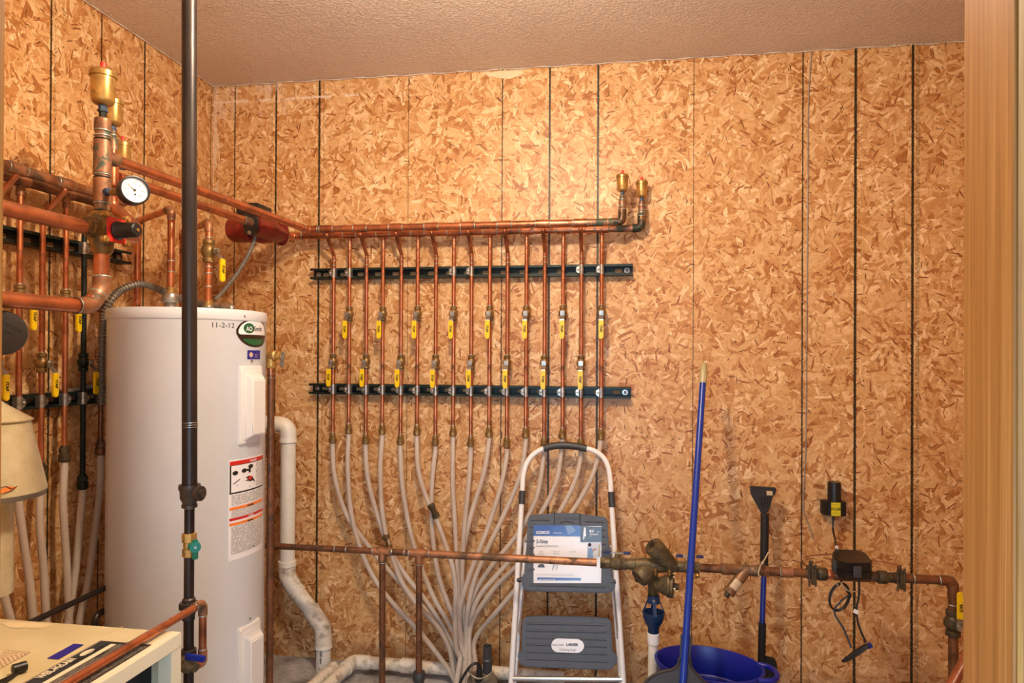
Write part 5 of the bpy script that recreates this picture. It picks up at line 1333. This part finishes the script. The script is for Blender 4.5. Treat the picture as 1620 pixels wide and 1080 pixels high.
# ================================================================== UPRIGHT DUSTPAN
top = PY(1112.5, 598, -.235); bot = PY(1080.5, 1079, -.62)
t = thing('upright_dustpan', 'long blue pole with tan tip and charcoal dustpan in front of the bucket', 'dustpan', (bot.x, bot.y, 0))
dv = (top-bot).normalized()
ft = bot - dv*((bot.z-.05)/dv.z)
obj('pole', tube(B(), [ft, top+dv*.01], .0112, 18), 'broom_blue', t)
tt = PY(1114, 604, -.24)
obj('pole_tip', lathe(B(), [(0, .0125), (.03, .0140), (.055, .0125), (.074, .008), (.078, .004)], top-dv*.02, dv, 18), 'tan_tip', t)
obj('hang_hook', tube(B(), spline([top+dv*.055, top+dv*.066+EX*.004, top+dv*.060+EX*.010], 4), .0015, 6), 'steel', t)
YS = -.60
DPn = Vector((0, -1, .30)).normalized(); DP0 = PY(1085, 1070, -.60)
def DP(px, py, off=0): return PP(px, py, DP0+DPn*off, DPn)
b = B()
prism(b, [DP(a, c, 0) for a, c in ((1077, 1003), (1095, 1005), (1092, 1040), (1089, 1050), (1076, 1050), (1075, 1038))], -DPn*.006, .0012)
obj('neck', b, 'dustpan', t)
hood = [(1076, 1036), (1074, 1048), (1068, 1056), (1056, 1060), (1043, 1063), (1030, 1071), (1016, 1085), (1012, 1100), (1130, 1100), (1122, 1086), (1110, 1076), (1101, 1066), (1093, 1056), (1090, 1046), (1091, 1036)]
b = B(); prism(b, [DP(a, c, .006) for a, c in hood], -DPn*.010, .002); obj('hood', b, 'dustpan', t)
for pth in (((1075, 1040), (1073, 1050), (1065, 1058), (1045, 1063), (1028, 1072), (1016, 1086)), ((1091, 1040), (1094, 1056), (1104, 1068), (1122, 1086))):
    obj('hood_rim', tube(B(), spline([DP(a, c, .004) for a, c in pth], 6), .0045, 8), 'dustpan', t)
pts = [DP(1012, 1098, .004), DP(1130, 1098, .004)]
lo = [Vector((p.x, p.y-.06, .0)) for p in pts]; lo2 = [Vector((p.x, p.y+.10, .0)) for p in pts]
b = B(); prism(b, [pts[0], pts[1], Vector((pts[1].x+.015, pts[1].y-.02, .012)), Vector((pts[0].x-.015, pts[0].y-.02, .012))], DPn*-.012, .002); obj('pan', b, 'dustpan', t)
b = B(); prism(b, [(pts[0].x-.015, pts[0].y+.0, .001), (pts[1].x+.015, pts[1].y, .001), (pts[1].x+.02, pts[1].y-.22, .001), (pts[0].x-.02, pts[0].y-.22, .001)], (0, 0, .006), .001); obj('pan_floor', b, 'dustpan', t)
for a, c in ((1082, 1004), (1090, 1005), (1078, 1041), (1089, 1041)): obj('rivet', lathe(B(), [(0, .0022), (.002, .0015)], DP(a, c, .0005), DPn, 8), 'steel', t)
obj('latch_wire', tube(B(), [PY(1094.5, 962, -.49), DP(1094, 1008)], .0012, 6), 'iron', t)

# ================================================================== SNOW BRUSH
yb = -.10
q = lambda a, c, off=0.0: PY(a, c, yb-off)
t = thing('snow_brush', 'snow brush with black scraper head and blue shaft behind the water pipe', 'snow brush', Vector((q(1205, 1080).x, -.2, 0)))
def qq(a, c, off=0): 
    y = -.075 - (c-770)/310*.12; return PY(a, c, y-off)
obj('foam_grip', tube(B(), [qq(1210, 812), qq(1208.5, 910)], .0145, 18), 'black_soft', t)
obj('shaft', tube(B(), [qq(1208.5, 905), qq(1205.5, 995)], .0098, 16), 'handle_blue', t)
obj('lower_grip', tube(B(), [qq(1206, 985), qq(1202.5, 1130)], [.0130]*2, 16), 'black_soft', t)
for k in range(11):
    p = qq(1206-.03*k*3, 990+k*8); obj('grip_rib', lathe(B(), [(-.002, .0132), (0, .0140), (.002, .0132)], p, EZ, 16, caps=False), 'black_soft', t)
b = B(); prism(b, [qq(a, c, .012) for a, c in ((1187, 769), (1229, 772), (1228, 779), (1222, 788), (1219, 802), (1214, 812), (1205, 812), (1200, 803), (1194, 792), (1189, 783))], (0, .022, 0), .003); hd = obj('scraper_head', b, 'black_plastic', t)
for a in ((1203, 786, 1205, 800), (1208, 785, 1208, 802), (1213, 786, 1212, 801), (1217, 786, 1215, 799)): obj('head_rib', tube(B(), [qq(a[0], a[1], .013), qq(a[2], a[3], .013)], .0028, 8), 'black_plastic', hd)
lb = B(); quad_uv(lb, qq(1213, 783, .0135), qq(1222.5, 783.5, .0135), qq(1222, 776.5, .0135), qq(1212.5, 776, .0135)); obj('white_sticker', lb, 'worn_print', hd, smooth=False)
b = B(); prism(b, [qq(a, c, .012) for a, c in ((1210, 1040), (1217, 1043), (1227, 1044), (1230, 1050), (1229, 1125), (1209, 1125))], (0, .03, 0), .004); obj('brush_block', b, 'bristle', t)
b = B()
for k in range(60):
    a0 = random.uniform(1213, 1228); c0 = random.uniform(1046, 1110); p = qq(a0, c0, .012)
    tube(b, [p, p+Vector((random.uniform(.006, .016), -random.uniform(.004, .010), random.uniform(-.004, .004)))], .0008, 4)
tag(obj('bristles', b, 'bristle', t), kind='stuff')

# ================================================================== SUMP FITTING
ys = -.30
q = lambda a, c: PY(a, c, ys)
t = thing('sump_pump_outlet', 'dirty sump lid with grey outlet pipe and black cord on the floor', 'sump pump', Vector((q(768, 1080).x, ys, 0)))
sc = q(768, 1078)
obj('basin_lid', lathe(B(), [(.0, .058), (.06, .058), (q(768, 1074).z, .054), (q(768, 1068).z, .044), (q(768, 1064).z, .025), (q(768, 1063).z, .01)], (q(763, 1070).x, ys, 0), EZ, 36), 'grime', t)
obj('outlet_pipe', lathe(B(), [(q(771, 1062).z, .0165), (q(771, 1046).z, .0175), (q(771, 1043).z, .0195), (q(771, 1041).z, .0155), (q(771, 1023).z, .0155), (q(771, 1021).z, .0165), (q(771, 1021.2).z, .0125), (q(771, 1035).z, .012)], (q(771, 1040).x, ys, 0), EZ, 24), 'grey_dark', t)
obj('cord_fitting', lathe(B(), [(q(761, 1076).z, .019), (q(761, 1064).z, .018), (q(761, 1062).z, .011), (q(761, 1047).z, .010)], (q(761, 1060).x, ys-.03, 0), EZ, 20), 'black_plastic', t)
obj('cord', tube(B(), spline([q(761, 1050)-EY*.03, q(760, 1044)-EY*.03, q(751, 1043)-EY*.04, q(740, 1056)-EY*.05, q(730, 1078)-EY*.06, q(722, 1110)-EY*.07], 7), .0048, 10), 'black_plastic', t)
obj('band_clamp', tube(B(), spline([q(745, 1053)-EY*.035, q(752, 1058)-EY*.052, q(762, 1062)-EY*.055, q(774, 1060)-EY*.05, q(782, 1056)-EY*.03], 6), .0032, 8), 'galv', t)

# ================================================================== BLACK GAS PIPE
yg = -1.36
G_ = lambda row, px=None: PY(px if px else 300.5, row, yg)
gx = PY(301.5, 560, yg).x; gtop = PY(297.5, 0, yg).x
gpf = lambda z: Vector((gx + (gtop-gx)*max(0, (z-1.28))/(1.15), yg, z))
gz = lambda row: PY(301, row, yg).z
t = thing('gas_pipe', 'vertical black iron gas pipe in front of the tank', 'gas pipe', (gx, yg, 0))
obj('upper_pipe', tube(B(), [gpf(gz(772)), gpf(H)], .0158, 22), 'iron', t)
for r_ in (668, 671.5, 675): ring('scribe_mark', gpf(gz(r_)), EZ, .0157, .002, t, 'steel')
obj('reducing_tee', lathe(B(), [(gz(768), .0165), (gz(766), .0225), (gz(773), .0230), (gz(776), .0205), (gz(788), .0195), (gz(794), .0150), (gz(797), .0145), (gz(797.5), .0165), (gz(802), .0165), (gz(802.5), .0120)], (gx, yg, 0), EZ, 26), 'iron_fit', t)
obj('side_plug', lathe(B(), [(0, .013), (.022, .0135), (.024, .0165), (.031, .0165), (.031, .0085), (.038, .0085)], (gx, yg, gz(779)), Vector((1, -.15, 0)), 20), 'iron_fit', t)
obj('lower_pipe', tube(B(), [(gx, yg, gz(800)), (gx, yg, gz(852))], .0106, 18), 'iron', t)
obj('middle_pipe', tube(B(), [(gx, yg, gz(875)), (gx, yg, gz(960))], .0106, 18), 'iron', t)
obj('bottom_pipe', tube(B(), [(gx, yg, gz(975)), (gx+.004, yg, .0)], .0108, 18), 'iron', t)
for r_ in (803, 844): ring('thread_seal', (gx, yg, gz(r_)), EZ, .0110, .004, t, 'bronze')
zv_ = gz(862)
gv = obj('gas_valve', lathe(B(), [(-.026, .0120), (-.024, .0145), (-.008, .0145), (-.006, .012), (0, .013), (.006, .012), (.008, .0155), (.026, .0155), (.027, .012)], (gx, yg, zv_), EZ, 8), 'brass', t)
obj('valve_stem', lathe(B(), [(.010, .010), (.022, .011), (.024, .006)], (gx, yg, zv_), Vector((.9, -.45, 0)), 14), 'green_handle', gv)
hc = Vector((gx, yg, zv_))+Vector((.9, -.45, 0)).normalized()*.024
hb = B(); lathe(hb, [(-.006, .0115), (.006, .0115)], hc, Vector((.6, -.8, 0)), 20)
box(hb, hc-EZ*.016, (.011, .008, .022), bev=.002); box(hb, hc+EZ*.011, (.010, .008, .010), bev=.002)
gh = obj('green_handle', hb, 'green_handle', gv); obj('screw', lathe(B(), [(.006, .003), (.008, .003)], hc, Vector((.6, -.8, 0)), 8), 'steel', gh)
obj('union', lathe(B(), [(gz(945), .0115), (gz(947), .0140), (gz(952), .0140), (gz(953), .0205), (gz(962), .0205), (gz(963), .0150), (gz(971), .0150), (gz(972), .0135), (gz(980), .0135)], (gx, yg, 0), EZ, 8), 'iron_fit', t)
obj('coupling', lathe(B(), [(gz(1026), .0115), (gz(1027), .0165), (gz(1036), .0165), (gz(1037), .0115)], (gx, yg, 0), EZ, 20), 'iron_fit', t)
obj('side_valve', lathe(B(), [(-.022, .015), (-.014, .017), (.004, .018), (.010, .013), (.026, .010)], PY(297, 1051, yg-.02), Vector((1, -.35, -.05)), 8), 'bronze', t)
hb = B(); box(hb, PY(309, 1040, yg-.03), (.046, .010, .014), Matrix.Rotation(.06, 3, 'Y'), .004); obj('blue_handle', hb, 'handle_blue', t)
# copper gas line to the boiler
xg = .846; zg = PX(316, 956, xg).z; yg2 = PX(321, 952, xg).y
t = thing('copper_gas_line', 'copper pipe slanting over the cream boiler top to the gas pipe', 'copper pipe', (xg, yg2, zg))
zl_ = PX(320, 1048, xg).z
obj('tube', tube(B(), fillet([(xg, -2.20, zg-.002), (xg, yg2, zg), (xg, yg2, zl_), PY(308, 1052, yg-.02)], .016), .0082, 16), 'copper', t)
obj('elbow', tube(B(), fillet([(xg, yg2-.028, zg), (xg, yg2, zg), (xg, yg2, zg-.026)], .014), .0098, 16), 'copper_dull', t)
obj('elbow', tube(B(), fillet([(xg, yg2, zl_+.028), (xg, yg2, zl_), Vector((xg, yg2, zl_)).lerp(PY(308, 1052, yg-.02), .6)], .014), .0098, 16), 'copper_dull', t)
ring('solder_joint', (xg, yg2-.03, zg), EY, .0092, .003, t); ring('solder_joint', (xg, yg2, zg-.028), EZ, .0092, .003, t); ring('solder_joint', (xg, yg2, zl_+.03), EZ, .0092, .003, t)

# ================================================================== BOILER
BZ = .722; cr = PZ(287, 999, BZ); BX1 = cr.x; BY1 = cr.y; BX0 = .28; BY0 = -2.16
t = thing('boiler', 'cream boiler cabinet with black label on top at lower left', 'boiler', ((BX0+BX1)/2, (BY0+BY1)/2, 0))
obj('top_panel', box(B(), ((BX0+BX1-.02)/2, (BY0+BY1)/2, BZ-.012), (BX1-BX0-.02, BY1-BY0, .024), bev=.003), 'boiler', t)
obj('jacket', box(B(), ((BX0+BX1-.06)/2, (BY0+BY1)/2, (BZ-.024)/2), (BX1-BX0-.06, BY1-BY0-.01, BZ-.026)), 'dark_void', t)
# right face: mitred frame, dark opening, lower door
fw = .034
obj('frame_top', prism(B(), [(BX1-.022, BY1, BZ), (BX1, BY1, BZ), (BX1+.001, BY1, BZ-.028), (BX1-.022, BY1, BZ-.028)], (0, BY0-BY1, 0), .001), 'boiler_edge', t)
obj('frame_post', prism(B(), [(BX1-.030, BY1, BZ-.002), (BX1, BY1, BZ-.002), (BX1, BY1-.030, BZ-.030), (BX1-.030, BY1-.030, BZ-.030)], (0, 0, -.69), .001), 'boiler_edge', t)
obj('front_door', box(B(), (BX1-.014, (BY0+BY1-.05)/2, .30), (.016, BY1-BY0-.07, .60), bev=.004), 'boiler_edge', t)
obj('back_panel', box(B(), ((BX0+BX1)/2-.01, BY1-.004, .345), (BX1-BX0-.02, .008, .68)), 'boiler', t)
b = B(); s_ = PZ(193, 1000, BZ); tube(b, [PZ(194, 991, BZ+.0006), PZ(162, 1008, BZ+.0006)], .0008, 5); obj('seam', b, 'stain', t)
def bz(px, py, off=.0012): return PZ(px, py, BZ) + EZ*off
def bpatch(pts, m, name, off=.0012, parent=None, uv=False):
    b = B()
    if uv: quad_uv(b, *[bz(a, c, off) for a, c in pts])
    else: b.faces.new([b.verts.new(bz(a, c, off)) for a, c in pts])
    return obj(name, b, m, parent or t, smooth=False)
la, lb_, lc, ld = bz(35, 1082), bz(158, 1013.5), bz(248, 1020), bz(160, 1082)
X0l = bz(158, 1013.5).x; Yl = bz(158, 1013.5).y; X1l = bz(240, 1020).x
lab = B(); Yn = BY0+.08
quad_uv(lab, (X0l, Yn, BZ+.0008), (X0l, Yl, BZ+.0008), (X1l, Yl, BZ+.0008), (X1l, Yn, BZ+.0008)); lab = obj('black_label', lab, 'ink', t, smooth=False)
WL = X1l-X0l; LLn = Yl-Yn
def lr(u0, u1, v0, v1, m, name, off=.0012):   # u across (x), v along (y) from the far end
    b = B(); quad_uv(b, (X0l+WL*u0, Yl-LLn*v1, BZ+off), (X0l+WL*u0, Yl-LLn*v0, BZ+off), (X0l+WL*u1, Yl-LLn*v0, BZ+off), (X0l+WL*u1, Yl-LLn*v1, BZ+off)); return obj(name, b, m, lab, smooth=False)
lr(.02, .035, .005, 1, 'gold', 'border_line'); lr(.04, .28, .012, 1, 'dark_void', 'title_field', .0010)
lr(.30, .40, .02, 1, 'boiler_edge', 'pale_stripe', .0013)
lr(.54, .62, .03, .45, 'paper', 'white_stripe', .0013); lr(.41, .53, .02, 1, 'dark_print', 'fine_lines', .0012)
lr(.63, .98, .02, 1, 'dark_print', 'fine_lines', .0012)
def btext(st, pa, pb, h, m, bold):
    a0_, a1_ = bz(*pa, off=.0018), bz(*pb, off=.0018); L = abs(a1_.y-a0_.y); me = text_mesh(st, h, 'LEFT', bold); w = max(v.co.x for v in me.vertices); bpy.data.meshes.remove(me)
    tb = text_bm(B(), st, h, lambda x, y: a0_+Vector((-y, x*L/w, 0)), bold=bold); obj('lettering', tb, m, lab, smooth=False)
btext('WEIL-McLAIN', (66, 1074), (119, 1043), .019, 'boiler_edge', .0008)
btext('GAS-FIRED WATER BOILER', (117, 1050), (170, 1021), .011, 'ink', .0003)
btext('NATURAL', (153, 1042), (176, 1030), .010, 'ink', .0003)
b = B(); c3_ = Vector((X0l+WL*.16, Yl-LLn*.10, BZ+.0018)); b.faces.new([b.verts.new(c3_+Vector((.008*math.cos(k*PI/10), .016*math.sin(k*PI/10), 0))) for k in range(20)]); obj('round_emblem', b, 'boiler_edge', lab, smooth=False)
bs = bpatch([(74, 1042), (92.5, 1043.5), (133, 1020), (117, 1018.5)], 'blue_label', 'blue_sticker')
bpatch([(-8, 1045), (0, 1058), (48, 1032), (8, 1028)], 'worn_print', 'worn_label', uv=True)
b = B(); N_ = 18
wsp = [bz(44+40*math.cos(k*2*PI/N_)*(1+.1*math.sin(3*k)), 987+7*math.sin(k*2*PI/N_)*(1+.15*math.cos(2*k)), .0006) for k in range(N_)]
b.faces.new([b.verts.new((max(p.x, BX0+.01), min(p.y, BY1-.012), p.z)) for p in wsp]); obj('water_stain', b, 'stain', t, smooth=False)
kd = bz(31, 1065, .010)
t = thing('cord_toggle', 'small black cord toggle lying on the boiler top', 'cord', kd)
obj('toggle', lathe(B(), [(-.012, .004), (-.010, .009), (.010, .009), (.012, .004)], kd, (.5, .85, 0), 16), 'black_plastic', t)
for s in (-1, 1): obj('cord', tube(B(), spline([kd-EZ*.004, bz(18, 1074+s*1.5, .004), bz(2, 1082+s*3, .003), bz(-15, 1090+s*3, .003)], 6), .0026, 8), 'black_plastic', t)

# ================================================================== HOOD AND PUMP CAP AT THE LEFT EDGE
ht = 1.60; hc = PT(-14, 700, ht)
hr = lambda px, row: (PT(px, row, ht)-PT(-14, row, ht)).length
hzf = lambda row: PT(-14, row, ht).z
t = thing('flared_hood', 'cream flared metal hood with orange mark at the left edge', 'hood', (hc.x, hc.y, BZ))
obj('flared_body', lathe(B(), [(hzf(782), hr(60, 770)*.99), (hzf(775), hr(61, 770)), (hzf(668), hr(38, 668)), (hzf(660), hr(36, 668))], (hc.x, hc.y, 0), EZ, 48), 'hood', t)
obj('cone_top', lathe(B(), [(hzf(666), hr(41, 664)), (hzf(664), hr(41.5, 664)), (hzf(640), hr(6, 640)), (hzf(630), .012)], (hc.x, hc.y, 0), EZ, 48), 'hood', t)
obj('rim_band', lathe(B(), [(hzf(786), hr(60, 770)*.985), (hzf(778), hr(61, 770)*1.004), (hzf(777), hr(61, 770)*.98)], (hc.x, hc.y, 0), EZ, 48, caps=False), 'galv', t)
obj('stem', tube(B(), [(hc.x, hc.y, BZ), (hc.x, hc.y, hzf(780))], .045, 20), 'hood', t)
def hoodpt(px, row, off=.001):
    d = ray(px, row); r_ = None
    z = PT(px, row, ht-.06).z; f = (hzf(668)-z)/(hzf(668)-hzf(775)); r_ = hr(38, 668)+(hr(61, 770)-hr(38, 668))*f+off
    ox, oy = CAM.x-hc.x, CAM.y-hc.y; a = d.x**2+d.y**2; b_ = 2*(ox*d.x+oy*d.y); c = ox*ox+oy*oy-r_*r_; D = max(0, b_*b_-4*a*c)
    return CAM+d*((-b_-math.sqrt(D))/(2*a))
b = B(); b.faces.new([b.verts.new(hoodpt(a, c, .002)) for a, c in ((0, 776), (6, 771), (14, 769), (22, 770), (28.5, 768), (24, 773), (16, 777), (8, 779), (0, 781))]); obj('orange_mark', b, 'orange_print', t, smooth=False)
b = tube(B(), [hoodpt(a, c, .003) for a, c in ((1, 771), (10, 769), (18, 773), (27, 769), (20, 775), (6, 780))], .0008, 5); obj('mark_outline', b, 'ink', t)
t0_ = 1.42; pc = PT(3, 526, t0_); rp = 35.5*t0_/FPX
ad = (CAM-pc); ad.z = 0; ad = (ad.normalized()*.9+Vector((.25, 0, .03))).normalized()
t = thing('pump_motor', 'round dark brown pump end cap at the left edge', 'pump', pc)
obj('end_cap', lathe(B(), [(-.012, rp*1.0), (-.004, rp*1.0), (0, rp*.95), (.001, rp*.8)], pc, ad, 40), 'dark_brown', t)
obj('motor_body', lathe(B(), [(-.10, rp*.8), (-.013, rp*.86)], pc, ad, 32), 'dark_brown', t)
b = B(); uu = EZ.cross(ad).normalized(); vv = ad.cross(uu)
for k, r_ in enumerate((.010, .002, -.008)): text_bm(b, ('PUMP MOTOR', '115V 60HZ', 'THERMALLY')[k], .0085, lambda x, y, r_=r_: pc+ad*.0016+(uu*.85-vv*.5)*x+(vv*.85+uu*.5)*(y+r_*1.6), 'CENTER'); 
obj('embossed_text', b, 'black_plastic', t, smooth=False)

# dark pipes low on the left, behind the boiler
p0, p1 = PX(62, 978, .20), PX(164, 931, .20)
t = thing('iron_pipe', 'dark pipe slanting up behind the boiler toward the tank', 'pipe', p0)
obj('tube', tube(B(), [p0+(p0-p1)*.3, p1+(p1-p0)*.25], .0085, 14), 'iron', t)
p0, p1, p2 = PX(150, 1000, .18), PX(150, 975, .18), PX(166, 965, .18)
t = thing('iron_elbow', 'short dark iron elbow between boiler and tank', 'pipe', (p0.x, p0.y, 0))
obj('tube', tube(B(), fillet([Vector((p0.x, p0.y, 0)), p1, p2+(p2-p1)*.8], .02), .010, 14), 'iron', t)
# bright copper pipe crossing low beside the right jamb
a_, b_ = PY(1502, 1090, -1.1), PY(1560, 985, -1.1)
t = thing('copper_pipe', 'bright copper pipe slanting low beside the right door jamb', 'copper pipe', a_)
obj('tube', tube(B(), [a_+(a_-b_)*.8, b_], .0112, 16), 'copper', t)
